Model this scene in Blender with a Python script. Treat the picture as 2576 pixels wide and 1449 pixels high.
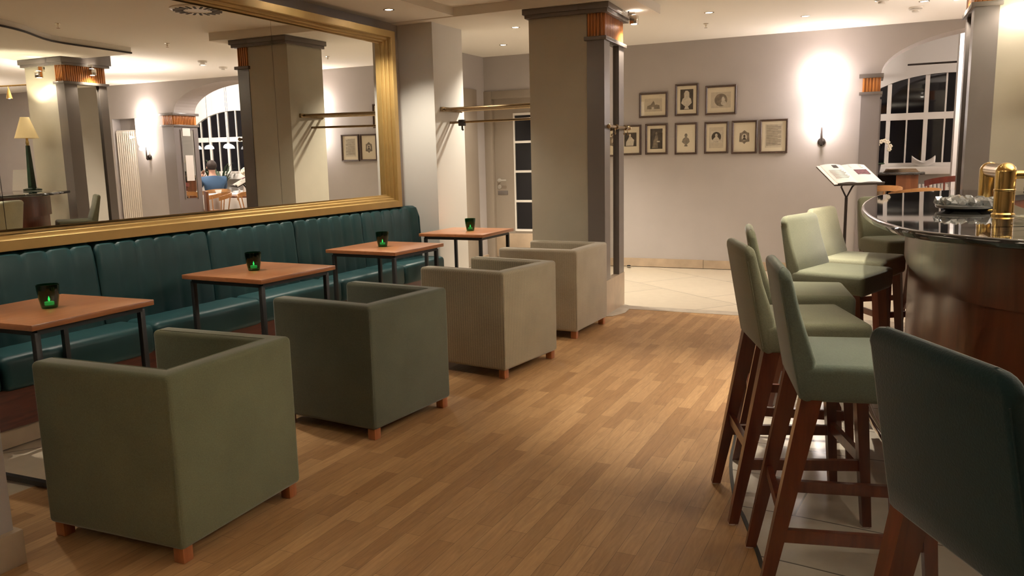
import bpy, bmesh, math, random
from mathutils import Vector, Matrix
S = bpy.context.scene
for _o in list(bpy.data.objects): bpy.data.objects.remove(_o, do_unlink=True)
random.seed(7)
R = math.radians

# ---------------------------------------------------------------- camera, world, exposure
CAM_H = 1.30
_y, _p, _r = R(26.074), R(9.242), R(-1.339)
_fw = Vector((-math.sin(_y) * math.cos(_p), math.cos(_y) * math.cos(_p), -math.sin(_p)))
_rt = Vector((math.cos(_y), math.sin(_y), 0)); _up = _rt.cross(_fw)
_r2 = math.cos(_r) * _rt + math.sin(_r) * _up; _u2 = -math.sin(_r) * _rt + math.cos(_r) * _up
cd = bpy.data.cameras.new('camera'); cam = bpy.data.objects.new('camera', cd); S.collection.objects.link(cam)
cd.sensor_width = 36; cd.lens = 2000 / 2576 * 36; cd.clip_start = 0.05
cam.matrix_world = Matrix(((_r2.x, _u2.x, -_fw.x, 0), (_r2.y, _u2.y, -_fw.y, 0), (_r2.z, _u2.z, -_fw.z, CAM_H), (0, 0, 0, 1)))
S.camera = cam
S.view_settings.view_transform = 'Standard'; S.view_settings.look = 'None'
S.view_settings.exposure = 1.2; S.view_settings.gamma = 1.0
try: S.view_settings.use_curve_mapping = False
except Exception: pass
W = bpy.data.worlds.new('world'); S.world = W; W.use_nodes = True
W.node_tree.nodes['Background'].inputs[0].default_value = (0.02, 0.022, 0.03, 1)
W.node_tree.nodes['Background'].inputs[1].default_value = 0.4
try:
    S.cycles.max_bounces = 10; S.cycles.glossy_bounces = 6; S.cycles.transparent_max_bounces = 12
    S.cycles.sample_clamp_indirect = 4.0; S.cycles.caustics_reflective = False; S.cycles.caustics_refractive = False
    S.cycles.use_denoising = True
except Exception: pass
WARM = (1.0, 0.90, 0.745); ROSE = (1.0, 0.885, 0.83); YEL = (1.0, 0.89, 0.64)

def light(name, kind, loc, energy, color=WARM, size=0.05, spot=None, blend=0.6, target=None):
    l = bpy.data.lights.new(name, kind); l.energy = energy; l.color = color
    if kind == 'AREA': l.size = size
    else: l.shadow_soft_size = size
    if kind == 'SPOT': l.spot_size = R(spot or 90); l.spot_blend = blend
    o = bpy.data.objects.new(name, l); S.collection.objects.link(o); o.location = loc
    d = (Vector(target) - Vector(loc)) if target else Vector((0, 0, -1))
    o.rotation_euler = d.to_track_quat('-Z', 'Y').to_euler()
    return o

# ---------------------------------------------------------------- materials
def nodes(name):
    m = bpy.data.materials.new(name); m.use_nodes = True
    return m, m.node_tree.nodes, m.node_tree.links, m.node_tree.nodes['Principled BSDF']
def mat(name, col, rough=0.6, metal=0.0, noise=0.0, nscale=8.0, bump=0.0, bscale=200.0, coat=0.0, sheen=0.0, spec=0.5, emis=None, es=0.0):
    m, N, L, b = nodes(name)
    b.inputs['Base Color'].default_value = (*col, 1); b.inputs['Roughness'].default_value = rough
    b.inputs['Metallic'].default_value = metal; b.inputs['Coat Weight'].default_value = coat
    b.inputs['Coat Roughness'].default_value = 0.12
    b.inputs['Sheen Weight'].default_value = sheen; b.inputs['Specular IOR Level'].default_value = spec
    if emis: b.inputs['Emission Color'].default_value = (*emis, 1); b.inputs['Emission Strength'].default_value = es
    if noise or bump:
        tc = N.new('ShaderNodeTexCoord')
    if noise:
        n = N.new('ShaderNodeTexNoise'); n.inputs['Scale'].default_value = nscale; n.inputs['Detail'].default_value = 5
        L.new(tc.outputs['Object'], n.inputs['Vector'])
        r = N.new('ShaderNodeValToRGB'); r.color_ramp.elements[0].position = 0.3; r.color_ramp.elements[1].position = 0.7
        r.color_ramp.elements[0].color = (*[c * (1 - noise) for c in col], 1)
        r.color_ramp.elements[1].color = (*[min(1, c * (1 + noise)) for c in col], 1)
        L.new(n.outputs['Fac'], r.inputs['Fac']); L.new(r.outputs['Color'], b.inputs['Base Color'])
    if bump:
        n2 = N.new('ShaderNodeTexNoise'); n2.inputs['Scale'].default_value = bscale; n2.inputs['Detail'].default_value = 3
        L.new(tc.outputs['Object'], n2.inputs['Vector'])
        bp = N.new('ShaderNodeBump'); bp.inputs['Strength'].default_value = bump; bp.inputs['Distance'].default_value = 0.004
        L.new(n2.outputs['Fac'], bp.inputs['Height']); L.new(bp.outputs['Normal'], b.inputs['Normal'])
    return m
def wood(name, c1, c2, rough=0.35, axis='z', scale=9.0, coat=0.2):
    m, N, L, b = nodes(name)
    tc = N.new('ShaderNodeTexCoord'); mp = N.new('ShaderNodeMapping')
    sc = {'x': (0.12, 1, 1), 'y': (1, 0.12, 1), 'z': (1, 1, 0.12)}[axis]
    mp.inputs['Scale'].default_value = sc
    n = N.new('ShaderNodeTexNoise'); n.inputs['Scale'].default_value = scale * 6; n.inputs['Detail'].default_value = 6; n.inputs['Distortion'].default_value = 0.6
    r = N.new('ShaderNodeValToRGB'); r.color_ramp.elements[0].position = 0.35; r.color_ramp.elements[1].position = 0.68
    r.color_ramp.elements[0].color = (*c1, 1); r.color_ramp.elements[1].color = (*c2, 1)
    L.new(tc.outputs['Object'], mp.inputs['Vector']); L.new(mp.outputs['Vector'], n.inputs['Vector'])
    L.new(n.outputs['Fac'], r.inputs['Fac']); L.new(r.outputs['Color'], b.inputs['Base Color'])
    b.inputs['Roughness'].default_value = rough; b.inputs['Coat Weight'].default_value = coat; b.inputs['Coat Roughness'].default_value = 0.15
    return m
def pane_mat(name, tint=(1, 1, 1), rough=0.02, f0=0.04):
    m = bpy.data.materials.new(name); m.use_nodes = True; N = m.node_tree.nodes; L = m.node_tree.links
    N.clear(); out = N.new('ShaderNodeOutputMaterial'); mx = N.new('ShaderNodeMixShader'); lw = N.new('ShaderNodeLayerWeight')
    t = N.new('ShaderNodeBsdfTransparent'); g = N.new('ShaderNodeBsdfGlossy'); pw = N.new('ShaderNodeMath'); ml = N.new('ShaderNodeMath')
    lw.inputs['Blend'].default_value = 0.5; pw.operation = 'POWER'; pw.inputs[1].default_value = 4.5
    ml.operation = 'MULTIPLY_ADD'; ml.inputs[1].default_value = 1 - f0; ml.inputs[2].default_value = f0
    t.inputs['Color'].default_value = (*tint, 1); g.inputs['Roughness'].default_value = rough
    L.new(lw.outputs['Facing'], pw.inputs[0]); L.new(pw.outputs[0], ml.inputs[0]); L.new(ml.outputs[0], mx.inputs[0])
    L.new(t.outputs[0], mx.inputs[1]); L.new(g.outputs[0], mx.inputs[2]); L.new(mx.outputs[0], out.inputs[0])
    return m
def parquet_mat():
    m, N, L, b = nodes('oak parquet')
    tc = N.new('ShaderNodeTexCoord'); mp = N.new('ShaderNodeMapping'); mp.inputs['Rotation'].default_value = (0, 0, R(90))
    L.new(tc.outputs['Object'], mp.inputs['Vector'])
    br = N.new('ShaderNodeTexBrick'); br.offset = 0.37; br.offset_frequency = 2; br.squash = 1
    br.inputs['Scale'].default_value = 1; br.inputs['Brick Width'].default_value = 0.44; br.inputs['Row Height'].default_value = 0.066
    br.inputs['Mortar Size'].default_value = 0.0007; br.inputs['Mortar Smooth'].default_value = 0.3; br.inputs['Bias'].default_value = 0.0
    br.inputs['Color1'].default_value = (0.335, 0.18, 0.075, 1); br.inputs['Color2'].default_value = (0.50, 0.30, 0.138, 1)
    br.inputs['Mortar'].default_value = (0.12, 0.06, 0.025, 1)
    L.new(mp.outputs['Vector'], br.inputs['Vector'])
    mp2 = N.new('ShaderNodeMapping'); mp2.inputs['Scale'].default_value = (22, 2.2, 1); L.new(tc.outputs['Object'], mp2.inputs['Vector'])
    n = N.new('ShaderNodeTexNoise'); n.inputs['Scale'].default_value = 3; n.inputs['Detail'].default_value = 8; n.inputs['Distortion'].default_value = 1.2
    L.new(mp2.outputs['Vector'], n.inputs['Vector'])
    r = N.new('ShaderNodeValToRGB'); r.color_ramp.elements[0].position = 0.25; r.color_ramp.elements[1].position = 0.75
    r.color_ramp.elements[0].color = (0.74, 0.70, 0.66, 1); r.color_ramp.elements[1].color = (1.08, 1.08, 1.08, 1)
    L.new(n.outputs['Fac'], r.inputs['Fac'])
    mx = N.new('ShaderNodeMixRGB'); mx.blend_type = 'MULTIPLY'; mx.inputs[0].default_value = 1
    L.new(br.outputs['Color'], mx.inputs[1]); L.new(r.outputs['Color'], mx.inputs[2])
    # small dark dents
    v = N.new('ShaderNodeTexVoronoi'); v.inputs['Scale'].default_value = 6.5; L.new(tc.outputs['Object'], v.inputs['Vector'])
    cr = N.new('ShaderNodeValToRGB'); cr.color_ramp.elements[0].position = 0.018; cr.color_ramp.elements[1].position = 0.035
    cr.color_ramp.elements[0].color = (0.25, 0.2, 0.15, 1); cr.color_ramp.elements[1].color = (1, 1, 1, 1)
    L.new(v.outputs['Distance'], cr.inputs['Fac'])
    m2 = N.new('ShaderNodeMixRGB'); m2.blend_type = 'MULTIPLY'; m2.inputs[0].default_value = 0.8
    L.new(mx.outputs[0], m2.inputs[1]); L.new(cr.outputs['Color'], m2.inputs[2]); L.new(m2.outputs[0], b.inputs['Base Color'])
    b.inputs['Roughness'].default_value = 0.42; b.inputs['Specular IOR Level'].default_value = 0.4
    return m
def stone_mat(name, col, sx=0.85, sy=0.62, rot=0, joint=0.004, rough=0.28):
    m, N, L, b = nodes(name)
    tc = N.new('ShaderNodeTexCoord'); mp = N.new('ShaderNodeMapping'); mp.inputs['Rotation'].default_value = (0, 0, R(rot))
    L.new(tc.outputs['Object'], mp.inputs['Vector'])
    nz = N.new('ShaderNodeTexNoise'); nz.inputs['Scale'].default_value = 0.9; L.new(tc.outputs['Object'], nz.inputs['Vector'])
    ad = N.new('ShaderNodeMixRGB'); ad.blend_type = 'ADD'; ad.inputs[0].default_value = 0.10
    L.new(mp.outputs['Vector'], ad.inputs[1]); L.new(nz.outputs['Color'], ad.inputs[2])
    br = N.new('ShaderNodeTexBrick'); br.offset = 0.4; br.inputs['Scale'].default_value = 1
    br.inputs['Brick Width'].default_value = sx; br.inputs['Row Height'].default_value = sy; br.inputs['Mortar Size'].default_value = joint
    br.inputs['Color1'].default_value = (*[c * 0.92 for c in col], 1); br.inputs['Color2'].default_value = (*[c * 1.06 for c in col], 1)
    br.inputs['Mortar'].default_value = (*[c * 0.28 for c in col], 1)
    L.new(ad.outputs[0], br.inputs['Vector'])
    n = N.new('ShaderNodeTexNoise'); n.inputs['Scale'].default_value = 14; n.inputs['Detail'].default_value = 6; L.new(tc.outputs['Object'], n.inputs['Vector'])
    r = N.new('ShaderNodeValToRGB'); r.color_ramp.elements[0].color = (0.86, 0.85, 0.83, 1); r.color_ramp.elements[1].color = (1.04, 1.04, 1.04, 1)
    L.new(n.outputs['Fac'], r.inputs['Fac'])
    mx = N.new('ShaderNodeMixRGB'); mx.blend_type = 'MULTIPLY'; mx.inputs[0].default_value = 1
    L.new(br.outputs['Color'], mx.inputs[1]); L.new(r.outputs['Color'], mx.inputs[2]); L.new(mx.outputs[0], b.inputs['Base Color'])
    b.inputs['Roughness'].default_value = rough
    return m
def rib_fabric(name, col, rib=0.0):
    m, N, L, b = nodes(name)
    tc = N.new('ShaderNodeTexCoord'); n = N.new('ShaderNodeTexNoise'); n.inputs['Scale'].default_value = 260; n.inputs['Detail'].default_value = 3
    L.new(tc.outputs['Object'], n.inputs['Vector'])
    n3 = N.new('ShaderNodeTexNoise'); n3.inputs['Scale'].default_value = 5; L.new(tc.outputs['Object'], n3.inputs['Vector'])
    r = N.new('ShaderNodeValToRGB'); r.color_ramp.elements[0].position = 0.3; r.color_ramp.elements[1].position = 0.7
    r.color_ramp.elements[0].color = (*[c * 0.78 for c in col], 1); r.color_ramp.elements[1].color = (*[c * 1.18 for c in col], 1)
    ma = N.new('ShaderNodeMath'); ma.operation = 'MULTIPLY_ADD'; ma.inputs[1].default_value = 0.6
    mb = N.new('ShaderNodeMath'); mb.operation = 'MULTIPLY'; mb.inputs[1].default_value = 0.4
    L.new(n3.outputs['Fac'], mb.inputs[0]); L.new(n.outputs['Fac'], ma.inputs[0]); L.new(mb.outputs[0], ma.inputs[2]); L.new(ma.outputs[0], r.inputs['Fac'])
    src = r.outputs['Color']
    if rib:
        mp = N.new('ShaderNodeMapping'); mp.inputs['Rotation'].default_value = (0, 0, R(45)); L.new(tc.outputs['Object'], mp.inputs['Vector'])
        w = N.new('ShaderNodeTexWave'); w.inputs['Scale'].default_value = 26; w.inputs['Distortion'].default_value = 1.0; w.inputs['Detail Scale'].default_value = 0.5
        L.new(mp.outputs['Vector'], w.inputs['Vector'])
        r2 = N.new('ShaderNodeValToRGB'); r2.color_ramp.elements[0].color = (*[1 - rib] * 3, 1); r2.color_ramp.elements[1].color = (1, 1, 1, 1)
        L.new(w.outputs['Color'], r2.inputs['Fac'])
        mx = N.new('ShaderNodeMixRGB'); mx.blend_type = 'MULTIPLY'; mx.inputs[0].default_value = 1
        L.new(src, mx.inputs[1]); L.new(r2.outputs['Color'], mx.inputs[2]); src = mx.outputs[0]
    L.new(src, b.inputs['Base Color'])
    bp = N.new('ShaderNodeBump'); bp.inputs['Strength'].default_value = 0.25; bp.inputs['Distance'].default_value = 0.002
    L.new(n.outputs['Fac'], bp.inputs['Height']); L.new(bp.outputs['Normal'], b.inputs['Normal'])
    b.inputs['Roughness'].default_value = 0.9; b.inputs['Sheen Weight'].default_value = 0.35; b.inputs['Sheen Roughness'].default_value = 0.4
    b.inputs['Specular IOR Level'].default_value = 0.2
    return m
M = {}
M['wall'] = mat('taupe wall paint', (0.415, 0.378, 0.358), 0.85, bump=0.05, bscale=90, noise=0.03, nscale=3)
M['wall_pale'] = mat('pale wall paint', (0.68, 0.66, 0.62), 0.85, bump=0.05, bscale=90)
M['pillar_face'] = mat('grey beige wall covering', (0.46, 0.42, 0.335), 0.8, bump=0.08, bscale=300, noise=0.04, nscale=4)
M['strip'] = mat('dark taupe satin paint', (0.16, 0.137, 0.125), 0.26)
M['col_paint'] = mat('slate taupe paint', (0.21, 0.185, 0.18), 0.45)
M['ceiling'] = mat('off white ceiling paint', (0.86, 0.82, 0.75), 0.9, bump=0.03, bscale=60)
M['white'] = mat('white paint', (0.78, 0.74, 0.68), 0.5)
M['door'] = mat('grey brown door paint', (0.30, 0.25, 0.20), 0.5)
M['parquet'] = parquet_mat()
M['stone'] = stone_mat('beige floor stone', (0.62, 0.54, 0.42), 1.05, 0.8, 38)
M['stone_bar'] = stone_mat('beige bar surround stone', (0.58, 0.52, 0.43), 1.1, 0.36, 4, 0.0035, 0.2)
M['base'] = mat('beige stone skirting', (0.42, 0.32, 0.225), 0.35, noise=0.12, nscale=7)
M['thresh'] = mat('grey stone strip', (0.42, 0.36, 0.29), 0.35, noise=0.15, nscale=12)
M['joint'] = mat('dark joint filler', (0.03, 0.025, 0.02), 0.6)
M['orange'] = wood('orange fluted wood', (0.38, 0.135, 0.028), (0.56, 0.22, 0.055), 0.35, 'z', 5)
M['gold'] = mat('matt gold frame', (0.42, 0.275, 0.095), 0.45, 0.5, noise=0.08, nscale=6)
M['mirror'] = mat('mirror silver', (0.88, 0.88, 0.84), 0.0, 1.0)
M['leather'] = mat('dark teal leather', (0.009, 0.037, 0.040), 0.42, bump=0.08, bscale=420, noise=0.10, nscale=5, spec=0.28)
M['plinth'] = wood('mahogany plinth', (0.055, 0.010, 0.005), (0.095, 0.019, 0.009), 0.4, 'y')
M['table'] = wood('cherry table top', (0.33, 0.125, 0.048), (0.40, 0.16, 0.065), 0.28, 'y', 4, 0.3)
M['black'] = mat('black powder coated steel', (0.006, 0.006, 0.0065), 0.5)
M['fab_green_dim'] = rib_fabric('dimmed sage grey upholstery', (0.125, 0.130, 0.074))  # near armchairs darker than the far pair, dimmer light painted into the colour
M['fab_olive_dim'] = rib_fabric('dimmed olive grey upholstery', (0.085, 0.090, 0.062))
M['fab_beige'] = rib_fabric('greige ribbed upholstery', (0.33, 0.285, 0.205), 0.22)
M['fab_beige2'] = rib_fabric('pale greige upholstery', (0.37, 0.315, 0.235), 0.08)
M['stool'] = rib_fabric('sage green bar stool velvet', (0.185, 0.190, 0.128))
M['stool_mint'] = rib_fabric('grey green bar stool velvet', (0.115, 0.142, 0.113))
M['stool_dark'] = rib_fabric('dark teal bar stool velvet', (0.009, 0.025, 0.026))
M['stool_cream'] = rib_fabric('cream bar stool velvet', (0.40, 0.395, 0.275))
M['stool_olive'] = rib_fabric('olive bar stool velvet', (0.25, 0.25, 0.155))
M['mahog'] = wood('mahogany legs', (0.075, 0.016, 0.008), (0.135, 0.032, 0.014), 0.32, 'z', 6, 0.35)
M['orangeleg'] = wood('orange wood block', (0.27, 0.085, 0.028), (0.37, 0.125, 0.04), 0.4, 'z')
M['bar_wood'] = wood('red brown bar veneer', (0.095, 0.024, 0.010), (0.155, 0.042, 0.017), 0.3, 'z', 3, 0.3)
M['granite'] = mat('black polished granite', (0.022, 0.020, 0.019), 0.03, spec=0.9, noise=0.3, nscale=60)
M['chrome'] = mat('chrome', (0.75, 0.70, 0.62), 0.12, 1.0)
M['steel'] = mat('satin steel', (0.62, 0.59, 0.54), 0.4, 0.5)
M['brass'] = mat('polished brass', (0.72, 0.50, 0.18), 0.16, 1.0)
M['bronze'] = mat('aged bronze rail', (0.27, 0.19, 0.105), 0.24, 0.9)
M['iron'] = mat('dark iron', (0.03, 0.022, 0.018), 0.45, 0.5)
M['picframe'] = mat('dark walnut picture frame', (0.055, 0.026, 0.014), 0.35, noise=0.25, nscale=40)
M['mat'] = mat('cream passepartout', (0.70, 0.62, 0.47), 0.8)
M['print_pale'] = mat('pale print paper', (0.54, 0.47, 0.36), 0.8, noise=0.08, nscale=30)
M['print_dark'] = mat('dark print ground', (0.055, 0.042, 0.03), 0.7, noise=0.4, nscale=25)
M['print_mid'] = mat('grey print tone', (0.20, 0.16, 0.115), 0.7, noise=0.35, nscale=30)
M['print_light'] = mat('light print figure', (0.58, 0.52, 0.42), 0.8, noise=0.15, nscale=40)
M['pane'] = pane_mat('clear picture glass')
M['night'] = mat('night window glass', (0.005, 0.005, 0.007), 0.03, spec=0.45)
M['greenglass'] = pane_mat('dark green pressed glass', (0.16, 0.40, 0.22), 0.06, 0.05)
M['crystal'] = mat('cut crystal', (0.80, 0.83, 0.83), 0.10, spec=1.0, coat=1.0); M['crystal'].node_tree.nodes['Principled BSDF'].inputs['Transmission Weight'].default_value = 0.55
M['clear'] = pane_mat('clear glass', (0.93, 0.95, 0.95), 0.02)
M['flame'] = mat('candle flame', (0.4, 1.0, 0.6), 0.5, emis=(0.25, 1.0, 0.55), es=2.5)
M['wax'] = mat('glowing tealight wax', (0.5, 0.75, 0.6), 0.5, emis=(0.15, 0.9, 0.42), es=0.5)  # green emission painted on the wax for the candle's glow inside the glass
M['opal'] = mat('lit opal glass', (0.9, 0.85, 0.8), 0.4, emis=(1.0, 0.92, 0.88), es=6)
M['bulb'] = mat('lit lamp', (1, 1, 1), 0.4, emis=(1.0, 0.90, 0.76), es=15)
M['bulb_dim'] = mat('dim lamp disc', (1, 1, 1), 0.4, emis=(1.0, 0.84, 0.62), es=6)
M['globe'] = mat('opal globe glass', (.9, .88, .82), 0.4, emis=(1.0, 0.84, 0.64), es=3)
M['shade'] = mat('pleated ivory shade', (0.7, 0.55, 0.3), 0.7, emis=(1.0, 0.7, 0.3), es=0.035)
M['greenlac'] = mat('dark green lacquer', (0.01, 0.03, 0.015), 0.2, coat=0.5)
M['paper'] = mat('white paper', (0.82, 0.78, 0.74), 0.7)
M['photo'] = mat('colour menu photograph', (0.14, 0.04, 0.055), 0.5, noise=0.7, nscale=60)
M['plastic'] = mat('white plastic', (0.75, 0.70, 0.62), 0.4)
M['grille'] = mat('dark vent slot and shade line', (0.04, 0.03, 0.025), 0.7)
M['radiator'] = mat('cream enamel', (0.82, 0.76, 0.68), 0.35)
M['cloth'] = mat('white linen', (0.80, 0.77, 0.72), 0.85, bump=0.1, bscale=60)
M['bent'] = wood('honey bentwood', (0.42, 0.20, 0.07), (0.56, 0.29, 0.11), 0.35, 'x', 4)
M['redwood'] = wood('red stained wood', (0.14, 0.03, 0.022), (0.22, 0.05, 0.035), 0.3, 'z', 4)
M['darkwood'] = wood('brown wood panel', (0.17, 0.06, 0.022), (0.24, 0.09, 0.035), 0.35, 'z', 3)
M['petal'] = mat('cream orchid petal', (0.78, 0.70, 0.52), 0.6)
M['stem'] = mat('green stem', (0.06, 0.10, 0.03), 0.6)
M['terra'] = mat('dark grey pot', (0.06, 0.05, 0.045), 0.6)
M['wicker'] = mat('brown wicker', (0.20, 0.13, 0.07), 0.8, bump=0.5, bscale=90)
M['napkin'] = mat('brown folded cloth', (0.26, 0.18, 0.11), 0.85)
M['shirt'] = mat('blue shirt', (0.045, 0.10, 0.19), 0.85)
M['skin'] = mat('skin', (0.52, 0.29, 0.20), 0.55)
M['hair'] = mat('dark brown hair', (0.03, 0.018, 0.012), 0.7)
M['trouser'] = mat('dark trousers', (0.02, 0.02, 0.025), 0.8)
M['ceramic'] = mat('white ceramic', (0.8, 0.77, 0.72), 0.2)
M['leaf'] = mat('dark green leaves', (0.02, 0.045, 0.015), 0.5)
M['bench2'] = mat('dark blue grey upholstery', (0.03, 0.04, 0.05), 0.6)

# ---------------------------------------------------------------- mesh helpers
def B(): return bmesh.new()
def box(bm, x0, x1, y0, y1, z0, z1, bev=0.0, seg=2, mtx=None):
    t = bmesh.new() if bev or mtx else bm
    vs = [t.verts.new((x, y, z)) for x in (x0, x1) for y in (y0, y1) for z in (z0, z1)]
    for f in ((0, 1, 3, 2), (4, 6, 7, 5), (0, 4, 5, 1), (2, 3, 7, 6), (0, 2, 6, 4), (1, 5, 7, 3)): t.faces.new([vs[i] for i in f])
    if t is not bm:
        if bev: bmesh.ops.bevel(t, geom=list(t.edges), offset=bev, segments=seg, profile=0.5, affect='EDGES', clamp_overlap=True)
        merge(bm, t, mtx)
def merge(bm, t, mtx=None):
    if mtx: bmesh.ops.transform(t, matrix=mtx, verts=t.verts)
    mp = {v: bm.verts.new(v.co) for v in t.verts}
    for f in t.faces:
        try: bm.faces.new([mp[v] for v in f.verts])
        except ValueError: pass
    t.free()
def prism(bm, pts, z0, z1, bev=0.0, seg=2, mtx=None, bevz=False):
    t = bmesh.new()
    a = [t.verts.new((x, y, z0)) for x, y in pts]; b = [t.verts.new((x, y, z1)) for x, y in pts]; n = len(pts)
    t.faces.new(a[::-1]); t.faces.new(b)
    for i in range(n): t.faces.new((a[i], a[(i + 1) % n], b[(i + 1) % n], b[i]))
    bmesh.ops.recalc_face_normals(t, faces=t.faces)
    if bev: bmesh.ops.bevel(t, geom=list(t.edges), offset=bev, segments=seg, profile=0.5, affect='EDGES', clamp_overlap=True)
    merge(bm, t, mtx)
def lathe(bm, prof, seg=24, mtx=None, flute=0, fl=0.0):
    t = bmesh.new(); rings = []
    for r, z in prof:
        ring = []
        for i in range(seg):
            a = 2 * math.pi * i / seg; rr = r * (1 + (fl * math.cos(flute * a) if flute else 0))
            ring.append(t.verts.new((rr * math.cos(a), rr * math.sin(a), z)))
        rings.append(ring)
    for A, Bq in zip(rings, rings[1:]):
        for i in range(seg): t.faces.new((A[i], A[(i + 1) % seg], Bq[(i + 1) % seg], Bq[i]))
    if prof[0][0] > 1e-5: t.faces.new(rings[0][::-1])
    if prof[-1][0] > 1e-5: t.faces.new(rings[-1])
    bmesh.ops.remove_doubles(t, verts=t.verts, dist=1e-6); bmesh.ops.recalc_face_normals(t, faces=t.faces)
    merge(bm, t, mtx)
def tube(bm, path, rad, seg=10, closed=False, square=False):
    P = [Vector(p) for p in path]; n = len(P); rings = []
    rads = rad if isinstance(rad, (list, tuple)) else [rad] * n
    if square: seg = 4
    up = Vector((0, 0, 1))
    for i, p in enumerate(P):
        a = P[(i - 1) % n] if (i or closed) else p; b = P[(i + 1) % n] if (i < n - 1 or closed) else p
        d = (b - a).normalized()
        u = up if abs(d.z) < 0.95 else Vector((1, 0, 0))
        s = d.cross(u).normalized(); v = s.cross(d).normalized()
        o = math.pi / 4 if square else 0; k = 1.414 if square else 1
        rings.append([bm.verts.new(p + rads[i] * k * (s * math.cos(o + 2 * math.pi * j / seg) + v * math.sin(o + 2 * math.pi * j / seg))) for j in range(seg)])
    rng = range(n) if closed else range(n - 1)
    for i in rng:
        A, Bq = rings[i], rings[(i + 1) % n]
        for j in range(seg): bm.faces.new((A[j], Bq[j], Bq[(j + 1) % seg], A[(j + 1) % seg]))
    if not closed: bm.faces.new(rings[0]); bm.faces.new(rings[-1][::-1])
def bar(bm, a, b, w0, w1=None, d0=None, d1=None):
    """a tapered rectangular leg from a (top) to b (foot)"""
    w1 = w1 or w0; d0 = d0 or w0; d1 = d1 or w1
    q = []
    for p, w, d in ((a, w0, d0), (b, w1, d1)):
        q.append([bm.verts.new((p[0] + sx * d / 2, p[1] + sy * w / 2, p[2])) for sx, sy in ((-1, -1), (1, -1), (1, 1), (-1, 1))])
    A, C = q
    bm.faces.new(A); bm.faces.new(C[::-1])
    for i in range(4): bm.faces.new((A[i], C[i], C[(i + 1) % 4], A[(i + 1) % 4]))
def sphere(bm, c, r, seg=16, sc=(1, 1, 1)):
    t = bmesh.new(); bmesh.ops.create_uvsphere(t, u_segments=seg, v_segments=max(6, seg // 2), radius=r)
    merge(bm, t, Matrix.Translation(c) @ Matrix.Diagonal((*sc, 1)))
def quad(bm, pts): bm.faces.new([bm.verts.new(p) for p in pts])
def obj(name, bm, m, parent=None, loc=None, rotz=0.0, smooth=35):
    bmesh.ops.recalc_face_normals(bm, faces=bm.faces)
    me = bpy.data.meshes.new(name); bm.to_mesh(me); bm.free()
    o = bpy.data.objects.new(name, me); S.collection.objects.link(o)
    me.materials.append(m if not isinstance(m, str) else M[m])
    if smooth:
        for p in me.polygons: p.use_smooth = True
        try: me.set_sharp_from_angle(angle=R(smooth))
        except Exception: pass
    if parent: o.parent = parent
    if loc is not None: o.location = loc
    if rotz: o.rotation_euler = (0, 0, rotz)
    return o
def thing(name, label, cat, loc=(0, 0, 0), rotz=0.0, group=None):
    o = bpy.data.objects.new(name, None); S.collection.objects.link(o); o.empty_display_size = 0.1
    o.location = loc; o.rotation_euler = (0, 0, rotz); o['label'] = label; o['category'] = cat
    if group: o['group'] = group
    return o
def tag(o, label, cat, group=None):
    o['label'] = label; o['category'] = cat
    if group: o['group'] = group
    return o
def struct(o): o['kind'] = 'structure'; return o
def dup(root, loc, rotz, label=None, cat=None, group=None):
    r = root.copy(); S.collection.objects.link(r); r.location = loc; r.rotation_euler = (0, 0, rotz)
    if label: r['label'] = label
    if group: r['group'] = group
    for ch in list(root.children):
        c = ch.copy(); S.collection.objects.link(c); c.parent = r
        for g in list(ch.children):
            d = g.copy(); S.collection.objects.link(d); d.parent = c
    return r
def recolor(root, frm, to):
    for o in [root, *root.children_recursive]:
        if o.type == 'MESH' and o.material_slots and o.material_slots[0].material == M[frm]:
            o.material_slots[0].link = 'OBJECT'; o.material_slots[0].material = M[to]
def catmull(P, n=8, closed=False):
    out = []; k = len(P)
    for i in range(k if closed else k - 1):
        g = lambda j: Vector((*P[j % k], 0)) if closed else Vector((*P[max(0, min(k - 1, j))], 0))
        p0, p1, p2, p3 = g(i - 1), g(i), g(i + 1), g(i + 2)
        for s in range(n):
            t = s / n
            q = 0.5 * ((2 * p1) + (-p0 + p2) * t + (2 * p0 - 5 * p1 + 4 * p2 - p3) * t * t + (-p0 + 3 * p1 - 3 * p2 + p3) * t ** 3)
            out.append((q.x, q.y))
    if not closed: out.append(tuple(P[-1]))
    return out
def offset(P, d):
    """offset an open 2-D polyline to its left by d"""
    out = []
    for i, p in enumerate(P):
        a = P[max(0, i - 1)]; b = P[min(len(P) - 1, i + 1)]
        dx, dy = b[0] - a[0], b[1] - a[1]; l = math.hypot(dx, dy) or 1
        out.append((p[0] - dy / l * d, p[1] + dx / l * d))
    return out
def strip(bm, A, Bq, z0, z1):
    """closed band between polylines A and B (same length), from z0 to z1"""
    rows = [[bm.verts.new((*p, z)) for p in L_] for L_, z in ((A, z0), (Bq, z0), (Bq, z1), (A, z1))]
    n = len(A)
    for i in range(n - 1):
        for k in range(4):
            r, s = rows[k], rows[(k + 1) % 4]
            bm.faces.new((r[i], r[i + 1], s[i + 1], s[i]))
    bm.faces.new([r[0] for r in rows]); bm.faces.new([r[-1] for r in rows][::-1])

# ---------------------------------------------------------------- the setting
TH = R(2.0)                                   # the hall is turned a little against the mirror wall
EX = Vector((math.cos(TH), math.sin(TH))); EN = Vector((-math.sin(TH), math.cos(TH)))
B0 = Vector((-2.957, 9.105))                  # a point at the foot of the back wall
def BW(u, v=0.0):                             # back wall frame -> world
    q = B0 + EX * u + EN * v
    return (q.x, q.y)
def bwloc(z=0.0): return (B0.x, B0.y, z)
CEIL = 2.55; LOW = 2.483

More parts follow.
